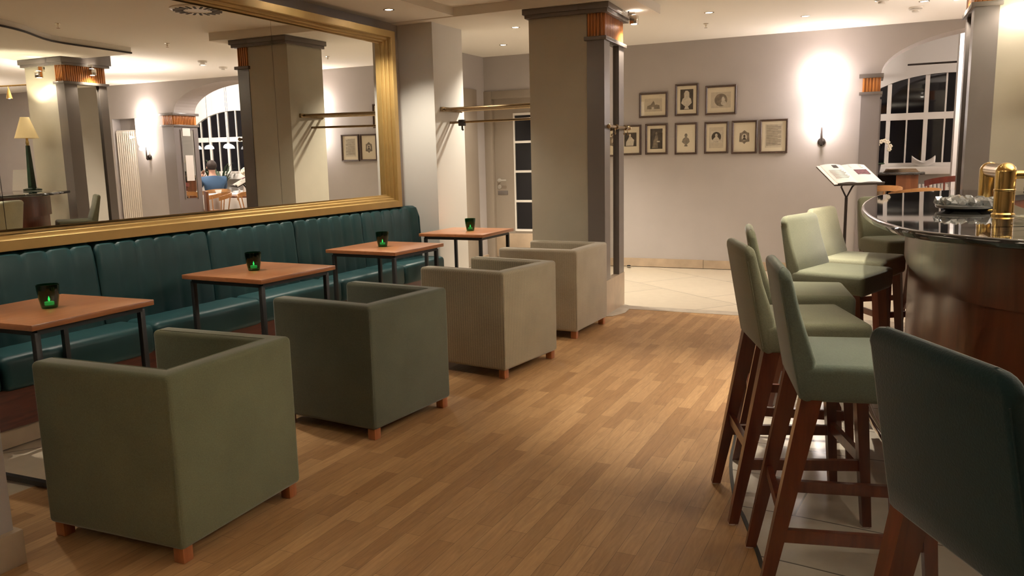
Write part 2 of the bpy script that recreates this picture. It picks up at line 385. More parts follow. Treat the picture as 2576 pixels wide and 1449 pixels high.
TILE = catmull([(-0.30, 6.63), (-0.46, 6.0), (-0.62, 5.4), (-0.70, 4.7), (-0.69, 4.0), (-0.637, 3.586), (-0.596, 3.265), (-0.512, 2.914), (-0.461, 2.789), (-0.372, 2.539),
                (-0.331, 2.417), (-0.20, 2.12), (0.05, 1.78), (0.40, 1.45), (0.90, 1.12), (1.6, 0.86), (3.0, 0.70), (6.0, 0.70)], 4)
bm = B(); box(bm, -6.5, 8.0, -4.0, 13.5, -0.12, -0.006); struct(obj('floor_stone', bm, 'stone', smooth=0))
bm = B(); prism(bm, [(-3.185, -3.9), (6.0, -3.9)] + TILE[::-1] + [(-2.15, 6.50), (-2.15, 6.05), (-3.185, 6.02)], -0.006, 0.0); struct(obj('floor_parquet', bm, 'parquet', smooth=0))
bm = B(); prism(bm, TILE + [(6.0, 6.6), (-0.2, 6.63)], -0.006, 0.0005); struct(obj('floor_bar_surround', bm, 'stone_bar', smooth=0))
bm = B(); strip(bm, TILE, offset(TILE, 0.014), 0.0, 0.003); struct(obj('trim_floor_joint', bm, 'joint', smooth=0))
bm = B(); prism(bm, [(-2.16, 6.47), (-0.36, 6.50), (-0.36, 6.65), (-2.16, 6.62)], -0.006, 0.002); struct(obj('trim_threshold', bm, 'thresh', smooth=0))

# left side: mirror wall, pier, alcove wall with a door frame
bm = B(); box(bm, -4.30, -4.05, -4.0, 6.1, 0, CEIL + .1); struct(obj('wall_left', bm, 'wall', smooth=0))
bm = B(); box(bm, -4.30, -3.695, 6.1, 6.62, 0, CEIL + .1); struct(obj('wall_left_pier', bm, 'wall_pale', smooth=0))
bm = B(); box(bm, -4.95, -4.75, 6.62, 8.46, 0, CEIL + .1); box(bm, -4.95, -4.75, 8.46, 9.06, 2.14, CEIL + .1)
box(bm, -4.95, -4.75, 8.80, 9.06, 0, 2.14); box(bm, -4.75, -4.30, 6.50, 6.62, 0, CEIL + .1); struct(obj('wall_alcove', bm, 'wall', smooth=0))
d = struct(obj('door_2', (lambda q: (box(q, -4.93, -4.88, 7.62, 8.46, 0.0, 2.05), q)[1])(B()), 'door', smooth=0))
bm = B(); box(bm, -4.765, -4.725, 8.46, 8.80, 0.0, 2.14, .006); box(bm, -4.765, -4.725, 7.55, 8.46, 2.05, 2.14, .006); obj('door_frame', bm, 'door', d)
# back wall with the alcove door, the arch and the far recess
def wall_piece(name, u0, u1, z0, z1, v0=0.0, v1=0.42, m='wall'):
    bm = B(); box(bm, u0, u1, v0, v1, z0, z1); return struct(obj(name, bm, m, loc=bwloc(), rotz=TH, smooth=0))
AU0, AU1, AZ, AH = 2.72, 5.02, 2.07, 0.42          # the arch between the two columns
bm = B()
box(bm, -2.2, -1.80, 0, 0.42, 0, CEIL + .1); box(bm, -1.80, -0.72, 0, 0.42, 2.13, CEIL + .1); box(bm, -0.72, AU0 - .17, 0, 0.42, 0, CEIL + .1)
struct(obj('wall_back', bm, 'wall', loc=bwloc(), rotz=TH, smooth=0))
bm = B()
n = 28; cu, hw = (AU0 + AU1) / 2, (AU1 - AU0) / 2
prev = None
for i in range(n + 1):
    a = math.pi * i / n; u = cu - hw * math.cos(a); z = AZ + AH * math.sin(a)
    if prev:
        (u_, z_) = prev
        f = [(u_, z_), (u, z), (u, CEIL + .1), (u_, CEIL + .1)]
        vs = [[bm.verts.new((p[0], v, p[1])) for p in f] for v in (0, .42)]
        bm.faces.new(vs[0]); bm.faces.new(vs[1][::-1]); bm.faces.new((vs[0][0], vs[1][0], vs[1][1], vs[0][1]))
    prev = (u, z)
box(bm, AU0 - .17, AU0, 0, 0.42, AZ, CEIL + .1); box(bm, AU1, AU1 + .17, 0, 0.42, AZ, CEIL + .1)
struct(obj('wall_back_arch', bm, 'wall', loc=bwloc(), rotz=TH, smooth=20))
for nm_, bx_ in (('wall_back_sconce', (AU1 + .17, 5.90, 0, .42, 0, CEIL + .1)), ('wall_back_niche', (5.90, 6.42, .15, .42, 0, 2.02)), ('wall_back_lintel', (5.90, 6.42, 0, .42, 2.02, CEIL + .1)), ('wall_back_right', (6.42, 10.5, 0, .42, 0, CEIL + .1))):
    bm = B(); box(bm, *bx_); struct(obj(nm_, bm, 'wall', loc=bwloc(), rotz=TH, smooth=0))
bm = B(); box(bm, -0.70, 0.95, -0.018, 0, 0, 0.098); box(bm, 0.954, 2.55, -0.019, 0, 0, 0.094); box(bm, 5.05, 5.88, -0.018, 0, 0, .095); struct(obj('baseboard_back', bm, 'base', loc=bwloc(), rotz=TH, smooth=0))
bm = B(); box(bm, -4.75, -4.73, 8.80, 9.05, 0, 0.09); struct(obj('baseboard_alcove', bm, 'base', smooth=0))
# door 1 in the alcove: frame, leaf with a glazed light, lever handle
d1 = struct(obj('door_1', (lambda q: (box(q, -1.69, -1.415, .05, .09, 0, 2.035), box(q, -1.0, -.80, .05, .09, 0, 2.035), box(q, -1.415, -1.0, .05, .09, 1.855, 2.035), box(q, -1.415, -1.0, .05, .09, 0, .40), q)[4])(B()), 'door', loc=bwloc(), rotz=TH, smooth=0))
bm = B(); box(bm, -1.80, -1.69, -.02, .14, 0, 2.13, .004); box(bm, -.80, -.70, -.02, .14, 0, 2.13, .004); box(bm, -1.69, -.80, -.02, .14, 2.035, 2.13, .004); obj('door_frame', bm, 'door', d1)
bm = B(); box(bm, -1.69, -.80, .035, .05, 0.06, 0.36, .004); obj('lower_panel', bm, 'base', d1)
bm = B(); box(bm, -1.415, -1.0, .062, .068, .40, 1.855); obj('glazing', bm, 'night', d1, smooth=0)
bm = B()
for z in (.40, .766, 1.136, 1.50, 1.84): box(bm, -1.415, -1.0, .04, .062, z - .012, z + .016)
box(bm, -1.425, -1.409, .04, .062, .39, 1.856); obj('glazing_bar', bm, 'white', d1, smooth=0)
bm = B(); tube(bm, [(-1.635, .05, 1.03), (-1.635, .005, 1.03), (-1.62, 0, 1.03), (-1.52, 0, 1.03)], .011, 8)
lathe(bm, [(0, 0), (.026, 0), (.026, .008), (0, .008)], 16, Matrix.Translation((-1.635, .05, 1.03)) @ Matrix.Rotation(R(90), 4, 'X'))
lathe(bm, [(0, 0), (.026, 0), (.026, .008), (0, .008)], 16, Matrix.Translation((-1.635, .05, .95)) @ Matrix.Rotation(R(90), 4, 'X')); obj('door_handle', bm, 'steel', d1)
bm = B(); box(bm, -1.66, -1.52, .044, .05, .85, .90, .002); obj('door_sign', bm, 'strip', d1)

# ceilings
bm = B(); box(bm, -6.5, 8.0, -4.0, 9.5, CEIL, CEIL + .1); struct(obj('ceiling', bm, 'ceiling', smooth=0))
bm = B(); box(bm, -4.05, -3.42, -4.0, 6.1, LOW, CEIL); prism(bm, [(-4.05, 6.0), (-1.9, 6.0), (-1.9, 6.85), (-4.05, 6.72)], LOW - .008, CEIL)
struct(obj('ceiling_bulkhead', bm, 'ceiling', smooth=0))
# outer walls behind the camera and to the right, so that the room is closed
bm = B(); box(bm, -4.3, 7.2, -4.1, -3.9, 0, CEIL); struct(obj('wall_near', bm, 'wall', smooth=0))
bm = B(); box(bm, 7.0, 7.2, -4.0, 13.5, 0, 3.2); struct(obj('wall_right', bm, 'wall', smooth=0))

# near left pier at the picture's corner
bm = B(); box(bm, -3.25, -2.60, 0.85, 1.497, .12, CEIL); struct(obj('wall_near_pier', bm, 'wall', smooth=0))
bm = B(); box(bm, -3.27, -2.575, 0.83, 1.515, 0, .12, .004); struct(obj('baseboard_near_pier', bm, 'base'))

# ---------------------------------------------------------------- pillars with mirrored end
def pillar(name, label, loc, rot, w, dpt, side, ctop, sd):
    """origin at the mirrored front corner; the face runs away from it; side = -1 when the face runs to -x"""
    t = thing(name, label, 'pillar', (loc[0], loc[1], 0), rot)
    s = side
    def bx(bm, x0, x1, *a, **k): box(bm, min(s * x0, s * x1), max(s * x0, s * x1), *a, **k)
    bm = B(); bx(bm, .142, w, 0.006, sd, 0, 2.42); obj('shaft', bm, 'pillar_face', t, smooth=0)
    bm = B(); z0, z1, a, b, r = .29, 2.19, .155, .43, .03
    bx(bm, r, .142, 0, dpt, .29, 2.20); bx(bm, 0, r, 0, a, z0, 2.20); bx(bm, 0, r, b, dpt, z0, 2.20)
    obj('end_casing', bm, 'strip', t, smooth=0)
    bm = B(); bx(bm, -.004, .142, -.004, dpt + .004, 0, z0); obj('stone_base', bm, 'base', t, smooth=0)
    bm = B(); bx(bm, r - .004, r - .001, a + .002, b - .002, z0 + .002, 2.196); obj('mirror_panel', bm, 'mirror', t, smooth=0)
    bm = B(); bx(bm, -.022, .160, -.022, dpt + .022, 2.198, 2.228, bev=.003); obj('ledge', bm, 'strip', t)
    bm = B()                                             # fluted wood block
    bx(bm, .006, .138, .006, dpt - .006, 2.228, 2.405)
    for k in range(5):
        c = .014 + .026 * k; bx(bm, c, c + .016, -.004, .008, 2.228, 2.405, bev=.0045)
        bx(bm, c, c + .016, dpt - .008, dpt + .004, 2.228, 2.405, bev=.0045)
    for k in range(int(dpt / .026) - 1):
        c = .014 + .026 * k; bx(bm, -.004, .008, c, c + .016, 2.228, 2.405, bev=.0045)
    obj('fluted_capital', bm, 'orange', t)
    bm = B(); bx(bm, -.05, .20, -.05, dpt + .05, 2.43, ctop, bev=.003); bx(bm, .18, w + .035, -.05, sd + .04, 2.43, ctop, bev=.003); bx(bm, -.035, .19, -.035, dpt + .035, 2.402, 2.44, bev=.003); bx(bm, .18, w + .02, -.035, sd + .025, 2.402, 2.44, bev=.003); obj('cap_slab', bm, 'strip', t)
    return t
pillar('pillar', 'grey beige room pillar between the beige armchairs and the picture wall', (-2.136, 6.10), R(3.0), .632, .585, -1, LOW - .009, .50)
pillar('pillar', 'grey beige room pillar rising behind the black bar counter', (0.372, 6.15), R(2.0), .66, .53, 1, CEIL - .002, .52)
bm = B(); prism(bm, [(-2.19, 6.08), (-2.08, 6.12), (-2.03, 6.30), (-2.05, 6.48), (-2.19, 6.49)], 0, .004, .0015)
tag(obj('floor_plate', bm, 'thresh'), 'thin grey stone plate on the floor at the foot of the pillar', 'floor plate')

def column(name, label, u, w, side):
    """short end of the arch wall, with an orange fluted capital; side = +1 when the opening is to its right"""
    t = thing(name, label, 'column', (*BW(u), 0), TH)
    bm = B(); box(bm, -.01, w, -.03, 0.44, 0, 1.865)
    if False: pass
    obj('shaft', bm, 'col_paint', t, smooth=0)
    x = w if side > 0 else -.01
    bm = B(); box(bm, x - .001, x + .004, .10, .34, .75, 1.80) if side > 0 else box(bm, x - .004, x + .001, .10, .34, .75, 1.80); obj('mirror_panel', bm, 'mirror', t, smooth=0)
    bm = B()
    for y0, y1 in ((.085, .10), (.34, .355)):
        box(bm, x - .002, x + .016, y0, y1, .73, 1.82) if side > 0 else box(bm, x - .016, x + .002, y0, y1, .73, 1.82)
    obj('mirror_frame', bm, 'col_paint', t, smooth=0)
    bm = B(); box(bm, -.03, w + .02, -.05, .46, 1.862, 1.892, .003); obj('ledge', bm, 'strip', t)
    bm = B(); box(bm, 0, w - .01, -.02, .43, 1.892, 2.035)
    for k in range(int((w - .02) / .03)):
        c = .006 + .03 * k; box(bm, c, c + .018, -.03, -.016, 1.892, 2.035, .005)
    for k in range(14):
        c = -.012 + .03 * k
        box(bm, w - .014, w, c, c + .018, 1.892, 2.035, .005) if side > 0 else box(bm, -.01, .004, c, c + .018, 1.892, 2.035, .005)
    obj('fluted_capital', bm, 'orange', t)
    bm = B(); box(bm, -.035, w + .025, -.055, .465, 2.033, 2.072, .003); obj('cap_slab', bm, 'strip', t)
    return t
column('arch_column', 'slate column with orange fluted capital right of the glowing sconce and menu stand', AU0 - .17, .17, 1)
column('arch_column', 'slate column between the dining room arch and the sconce beside the radiator, seen in the mirror', AU1, .24, -1)

# ---------------------------------------------------------------- big mirror with a stepped gold frame
t = thing('wall_mirror', 'wide wall mirror in a stepped gold frame above the teal bench', 'mirror', (-4.05, 3.5, .9))
def frame_rail(bm, outer, inner):
    """picture-frame loop on x: outer/inner rectangles (y0,y1,z0,z1) with x heights"""
    ro = [[bm.verts.new((x, y, z)) for y, z in ((a, c), (b, c), (b, d_), (a, d_))] for x, (a, b, c, d_) in (outer, inner)]
    for i in range(4): bm.faces.new((ro[0][i], ro[0][(i + 1) % 4], ro[1][(i + 1) % 4], ro[1][i]))
Y0, Y1, Z0, Z1 = -1.6, 5.865, .907, 2.383          # outer edge
bm = B(); prof = [(0.0, 0.0), (0.0, .128), (.003, .134), (.054, .138), (.057, .134), (.060, .108), (.075, .107), (.078, .103), (.081, .082), (.092, .081), (.095, .077), (.098, .058), (.108, .057), (.112, .040)]
loops = [(-4.05 + x, (Y0 + d_, Y1 - d_ * 1.15, Z0 + d_, Z1 - d_)) for d_, x in prof]
for A_, B_ in zip(loops, loops[1:]): frame_rail(bm, A_, B_)
o = obj('gold_frame', bm, 'gold', t, smooth=25); o.matrix_parent_inverse = Matrix.Translation((4.05, -3.5, -.9))
MDL, MX, MTILT = R(1.1), -3.985, R(0.23)
for k, (ya, yb, extra) in enumerate(((-1.5, 2.42, .22), (2.423, 4.42, 0.0), (4.423, 5.752, 0.0))):
    bm = B(); g = math.tan(MDL)
    f = lambda y: MX - (y - 5) * g - (2.42 - y) * math.tan(R(extra)) * (1 if extra else 0)
    q = []
    for dx in (0, -.004):
        q.append([bm.verts.new((f(y) + dx + (z - 1.65) * math.tan(MTILT), y, z)) for y, z in ((ya, 1.014), (yb, 1.014), (yb, 2.276), (ya, 2.276))])
    bm.faces.new(q[0]); bm.faces.new(q[1][::-1])
    for i in range(4): bm.faces.new((q[0][i], q[0][(i + 1) % 4], q[1][(i + 1) % 4], q[1][i]))
    o = obj('mirror_glass', bm, 'mirror', t, smooth=0); o.matrix_parent_inverse = Matrix.Translation((4.05, -3.5, -.9))

# ---------------------------------------------------------------- the dining room behind the arch
bm = B(); box(bm, -1.2, 6.9, 9.50, 12.3, 2.95, 3.05); struct(obj('ceiling_dining', bm, 'ceiling', smooth=0))
bm = B(); box(bm, -1.4, -1.2, 9.45, 12.5, 0, 3.05); struct(obj('wall_dining_left', bm, 'wall', smooth=0))
WY = 12.1
WIN = ((.475, 1.10), (3.45, 1.15)); SILL, SPR, RISE = 1.07, 1.76, .52
bm = B()
us = [-1.4]
for c, hw_ in WIN: us += [c - hw_, c + hw_]
us.append(6.95)
for a, b in ((us[0], us[1]), (us[2], us[3]), (us[4], us[5])): box(bm, a, b, WY, WY + .2, 0, 3.05)
for c, hw_ in WIN:
    box(bm, c - hw_, c + hw_, WY, WY + .2, 0, SILL)
    prev = None
    for i in range(25):
        a = math.pi * i / 24; x = c - hw_ * math.cos(a); z = SPR + RISE * math.sin(a)
        if prev:
            f = [prev, (x, z), (x, 3.05), (prev[0], 3.05)]; vs = [[bm.verts.new((p[0], v, p[1])) for p in f] for v in (WY, WY + .2)]
            bm.faces.new(vs[0]); bm.faces.new(vs[1][::-1]); bm.faces.new((vs[0][0], vs[1][0], vs[1][1], vs[0][1]))
        prev = (x, z)
struct(obj('wall_dining_back', bm, 'wall_pale', smooth=0))
for k, (c, hw_) in enumerate(WIN):
    bm = B(); top = lambda x: SPR + RISE * math.sqrt(max(0, 1 - ((x - c) / hw_) ** 2))
    for j in range(-4, 5):
        x = c + j * .225; wd = .026 if j % 2 else .010
        if abs(x - c) < hw_: box(bm, x - wd, x + wd, WY + .03, WY + .06, SILL, top(x))
    box(bm, c - hw_, c + hw_, WY + .025, WY + .065, SPR - .07, SPR + .02); box(bm, c - hw_, c + hw_, WY + .015, WY + .075, SILL, SILL + .05)
    w_ = struct(obj('window_%d' % (k + 1), bm, 'white', smooth=0))
    bm = B(); pts = [(c - hw_, SILL)] + [(c - hw_ * math.cos(math.pi * i / 20), SPR + RISE * math.sin(math.pi * i / 20)) for i in range(21)] + [(c + hw_, SILL)]
    q = [bm.verts.new((x, WY + .055, z)) for x, z in pts]; bm.faces.new(q); obj('glazing', bm, 'night', w_, smooth=0)
    bm = B(); box(bm, c - hw_ - .02, c + hw_ + .02, WY - .16, WY + .02, SILL - .10, SILL, .005); obj('window_sill', bm, 'white', w_)
bm = B(); box(bm, .535, .95, 10.9, 11.3, 0, 2.95); struct(obj('wall_dining_pilaster', bm, 'wall_pale', smooth=0))
bm = B(); tube(bm, [(0.00, 11.6, 2.36), (1.0, 11.6, 2.36)], .012, 8); box(bm, .70, .71, 11.595, 11.605, 2.36, 2.95); box(bm, .895, .905, 11.595, 11.605, 2.36, 2.95)
tag(obj('curtain_rail', bm, 'iron'), 'thin black curtain rail hanging in front of the arched dining room window', 'rail')

# ---------------------------------------------------------------- teal banquette along the mirror wall
bench = thing('banquette_bench', 'long dark teal leather wall bench with channelled back below the gold framed mirror', 'bench', (-3.9, 2.0, 0))
binv = Matrix.Translation((3.9, -2.0, 0))
def bpart(name, bm, m, **k):
    o = obj(name, bm, m, bench, **k); o.matrix_parent_inverse = binv; return o
def seat_prof(y0, y1):
    bm = B(); box(bm, -3.98, -3.635, y0 + .003, y1 - .003, .29, .455, .035, 4); return bm
SE = [1.30, 2.14, 2.98, 3.80, 4.62, 5.45, 6.09]
for a, b in zip(SE, SE[1:]): bpart('seat_cushion', seat_prof(a, b), 'leather', smooth=60)
BE = [1.26, 2.06, 2.86, 3.65, 4.45, 5.25, 6.09]
def back_panel(y0, y1):
    bm = B(); nch = 6; w = (y1 - y0) / nch; cols = []
    prof = [(-3.865, .44), (-3.872, .60), (-3.885, .76), (-3.893, .845), (-3.905, .88), (-3.935, .897), (-3.975, .897), (-4.0, .88)]
    ys = []
    for k in range(nch):
        for s in range(8):
            ys.append((y0 + .002 + (y1 - y0 - .004) * (k + s / 8) / nch, s / 8))
    ys.append((y1 - .002, 0.0))
    for i, (y, s) in enumerate(ys):
        d = .009 * (1 - abs(2 * s - 1) ** 4.0) if 0 < s < 1 else 0.0
        if i in (0, len(ys) - 1): d = -.010
        col = []
        for j, (x, z) in enumerate(prof):
            kx = d * (.7 if j < 3 else 1.2) if j < 5 else d * .4; kz = d * .9 if j >= 4 else 0
            col.append(bm.verts.new((x + kx - .012, y, z + kz)))
        cols.append(col)
    for A_, B_ in zip(cols, cols[1:]):
        for j in range(len(prof) - 1): bm.faces.new((A_[j], B_[j], B_[j + 1], A_[j + 1]))
    for c in (cols[0], cols[-1]):
        e = [bm.verts.new((-4.0, c[0].co.y, .44))]; bm.faces.new(c + e)
    return bm
for a, b in zip(BE, BE[1:]): bpart('backrest_panel', back_panel(a, b), 'leather', smooth=45)
bm = B(); box(bm, -4.04, -3.70, 1.30, 6.085, .10, .29); bpart('plinth', bm, 'plinth', smooth=0)
bm = B(); box(bm, -4.04, -3.74, 1.30, 6.085, 0, .10); bpart('stone_kick', bm, 'base', smooth=0)
bm = B(); prism(bm, [(-4.02, .44), (-3.88, .44), (-3.895, .80), (-3.92, .872), (-3.95, .888), (-4.02, .888)], 0, .014, .004, 2, Matrix.Translation((0, 6.098, 0)) @ Matrix.Rotation(R(90), 4, 'X')); bpart('end_cap', bm, 'leather')

# ---------------------------------------------------------------- square tables and candle glasses
def make_table(loc, rot, label):
    t = thing('square_table', label, 'table', loc, rot, 'square cherry tables along the bench')
    bm = B(); box(bm, -.30, .30, -.30, .30, .675, .70, .003); obj('tabletop', bm, 'table', t)
    bm = B(); e = .258
    for a in (-e, e): box(bm, a - .0125, a + .0125, -e, e, .650, .675); box(bm, -e, e, a - .0125, a + .0125, .650, .675)
    obj('frame', bm, 'black', t, smooth=0)
    for sx in (-1, 1):
        for sy in (-1, 1):
            bm = B(); box(bm, sx * e - .0125, sx * e + .0125, sy * e - .0125, sy * e + .0125, 0.0, .66, .002); obj('leg', bm, 'black', t)
    for a in (-e, e):
        bm = B(); box(bm, -e, e, a - .0125, a + .0125, .008, .028); obj('floor_runner', bm, 'black', t, smooth=0)
    return t
TB = [((-3.343, 2.195, 0), R(3), 'cherry topped square table nearest the camera, with the darkest candle glass'),
      ((-3.30, 3.45, 0), R(-1.5), 'cherry topped square table behind the front olive armchair, second along the bench'),
      ((-3.305, 4.71, 0), R(-2), 'cherry topped square table beside the darkest armchair, third along the bench'),
      ((-3.315, 5.93, 0), R(1), 'cherry topped square table at the far end of the bench by the alcove')]
tab0 = make_table(*TB[0])
for l_, r_, lb in TB[1:]: dup(tab0, l_, r_, lb)
def make_candle(loc, label):
    t = thing('candle_glass', label, 'candle holder', loc, 0, 'green candle glasses')
    bm = B(); prof = [(.0, 0), (.030, 0), (.033, .006), (.040, .045), (.045, .085), (.0455, .104), (.0425, .104), (.0420, .085), (.037, .045), (.030, .014), (0, .012)]
    lathe(bm, prof, 48, None, 16, .018); obj('glass', bm, 'greenglass', t, smooth=60)
    bm = B(); lathe(bm, [(0, .0145), (.019, .0145), (.019, .027), (.0, .026)], 20); obj('tealight', bm, 'wax', t)
    bm = B(); lathe(bm, [(0, .0), (.004, .006), (.0045, .010), (.002, .019), (0, .025)], 10, Matrix.Translation((0, 0, .028))); obj('flame', bm, 'flame', t)
    return t
CG = [((-3.34, 2.20, .70), 'nearly black green candle glass on the table nearest the camera'),
      ((-3.33, 3.43, .70), 'green glowing candle glass with a dotted pattern on the second table from the front'),
      ((-3.325, 4.70, .70), 'green candle glass with a bright flame on the third table, before the bench back'),
      ((-3.30, 5.96, .70), 'ribbed green candle glass on the farthest table, before the pale pier')]
can0 = make_candle(*CG[0])
for l_, lb in CG[1:]: dup(can0, l_, 0, lb)

# ---------------------------------------------------------------- cube armchairs
HX, HY = .316, .309
def make_armchair(loc, rot, m, label):
    t = thing('cube_armchair', label, 'armchair', loc, rot, 'cube armchairs facing the bench')
    h, w, th, zt = HX, HY, .088, .645
    bm = B(); U = [(-h, -w), (h, -w), (h, w), (-h, w), (-h, w - th), (h - th, w - th), (h - th, -w + th), (-h, -w + th)]
    prism(bm, U, .052, zt, .020, 4); obj('shell', bm, m, t, smooth=50)
    bm = B(); box(bm, -h + .006, h - th + .01, -w + th - .005, w - th + .005, .055, .25, .012, 3); obj('seat_base', bm, m, t, smooth=50)
    bm = B(); box(bm, -h - .004, h - th + .002, -w + th + .001, w - th - .001, .25, .385, .035, 4); obj('seat_cushion', bm, m, t, smooth=60)
    bm = B()
    for pth in ([(-h + .03, -w + th - .016, zt), (h - th + .016, -w + th - .016, zt), (h - th + .016, w - th + .016, zt), (-h + .03, w - th + .016, zt)],): tube(bm, [Vector(p) + Vector((0, 0, -.0005)) for p in pth], .0022, 6)
    tube(bm, [(h - .002, -w + .002, .075), (h - .006, -w + .006, zt - .02)], .002, 6)
    obj('seam_piping', bm, m, t)
    for sx in (-1, 1):
        for sy in (-1, 1):
            bm = B(); box(bm, sx * (h - .036) - .022, sx * (h - .036) + .022, sy * (w - .036) - .022, sy * (w - .036) + .022, 0, .055, .003); obj('leg', bm, 'orangeleg', t)
    return t
def ac_center(NR, rot):
    c, s = math.cos(rot), math.sin(rot); return (NR[0] + c * (.004 - HX) - s * (HY - .004), NR[1] + s * (.004 - HX) + c * (HY - .004), 0)
AC = [((-2.059, 1.707), 3.0, 'fab_green_dim', 'olive green cube armchair in the foreground, nearest the camera'),
      ((-2.165, 2.925), -5.0, 'fab_olive_dim', 'darkest grey green cube armchair, second from the camera'),
      ((-2.062, 4.096), -7.5, 'fab_beige', 'greige finely ribbed cube armchair, third from the camera'),
      ((-2.050, 5.237), -1.5, 'fab_beige2', 'palest greige cube armchair standing against the mirrored pillar')]
for nr, rt, m, lb in AC: make_armchair(ac_center(nr, R(rt)), R(rt), m, lb)

# ---------------------------------------------------------------- bar counter
CO = catmull([(4.6, 2.45), (3.2, 2.36), (2.0, 2.32), (1.3, 2.40), (.80, 2.53), (.50, 2.645), (.33, 2.735), (.25, 2.79), (.155, 2.87), (.05, 3.00), (-.015, 3.16), (-.090, 3.48), (-.148, 3.93), (-.172, 4.36), (-.165, 4.85), (-.115, 5.36), (.05, 5.70), (.34, 6.06)], 6)
bar_ = thing('bar_counter', 'curved bar with polished black stone top and red brown wood front', 'bar counter', (.6, 4.2, 0))
binv2 = Matrix.Translation((-.6, -4.2, 0))
def rpart(name, bm, m, **k):
    o = obj(name, bm, m, bar_, **k); o.matrix_parent_inverse = binv2; return o
IN = offset(CO, -.66)
bm = B(); rows = []
for d_, z in ((-.012, 1.000), (-.002, 1.004), (0, 1.012), (0, 1.020), (-.003, 1.027), (-.010, 1.0298), (-.016, 1.030), (-.66, 1.030), (-.66, 1.000)):
    rows.append([bm.verts.new((*p, z)) for p in offset(CO, d_)])
for k in range(len(rows)):
    r_, s_ = rows[k], rows[(k + 1) % len(rows)]
    for i in range(len(CO) - 1): bm.faces.new((r_[i], r_[i + 1], s_[i + 1], s_[i]))
bm.faces.new([r_[0] for r_ in rows]); bm.faces.new([r_[-1] for r_ in rows])
rpart('stone_top', bm, 'granite', smooth=30)
bm = B(); strip(bm, offset(CO, -.205), offset(CO, -.26), .775, 1.0); rpart('upper_front', bm, 'bar_wood', smooth=40)
bm = B(); strip(bm, offset(CO, -.228), offset(CO, -.27), .09, .775); rpart('lower_front', bm, 'bar_wood', smooth=40)
bm = B(); strip(bm, offset(CO, -.25), offset(CO, -.28), 0.0, .09); rpart('kick_strip', bm, 'bar_wood', smooth=40)
bm = B(); strip(bm, offset(CO, -.60), offset(CO, -.63), 0.0, 1.0); rpart('back_panel', bm, 'bar_wood', smooth=40)
bm = B(); RK = [i for i, q_ in enumerate(CO) if i >= 24 and q_[1] < 3.86]; RA = [offset(CO, -.035)[i] for i in RK]; tube(bm, [(*p, .20) for p in RA], .019, 12); rpart('foot_rail', bm, 'chrome')
RB = [offset(CO, -.235)[i] for i in RK]
for k in [*range(4, len(RA) - 6, 12), len(RA) - 1]:
    bm = B(); tube(bm, [(*RA[k], .20), (*RB[k], .20)], .010, 8); rpart('rail_bracket', bm, 'chrome')

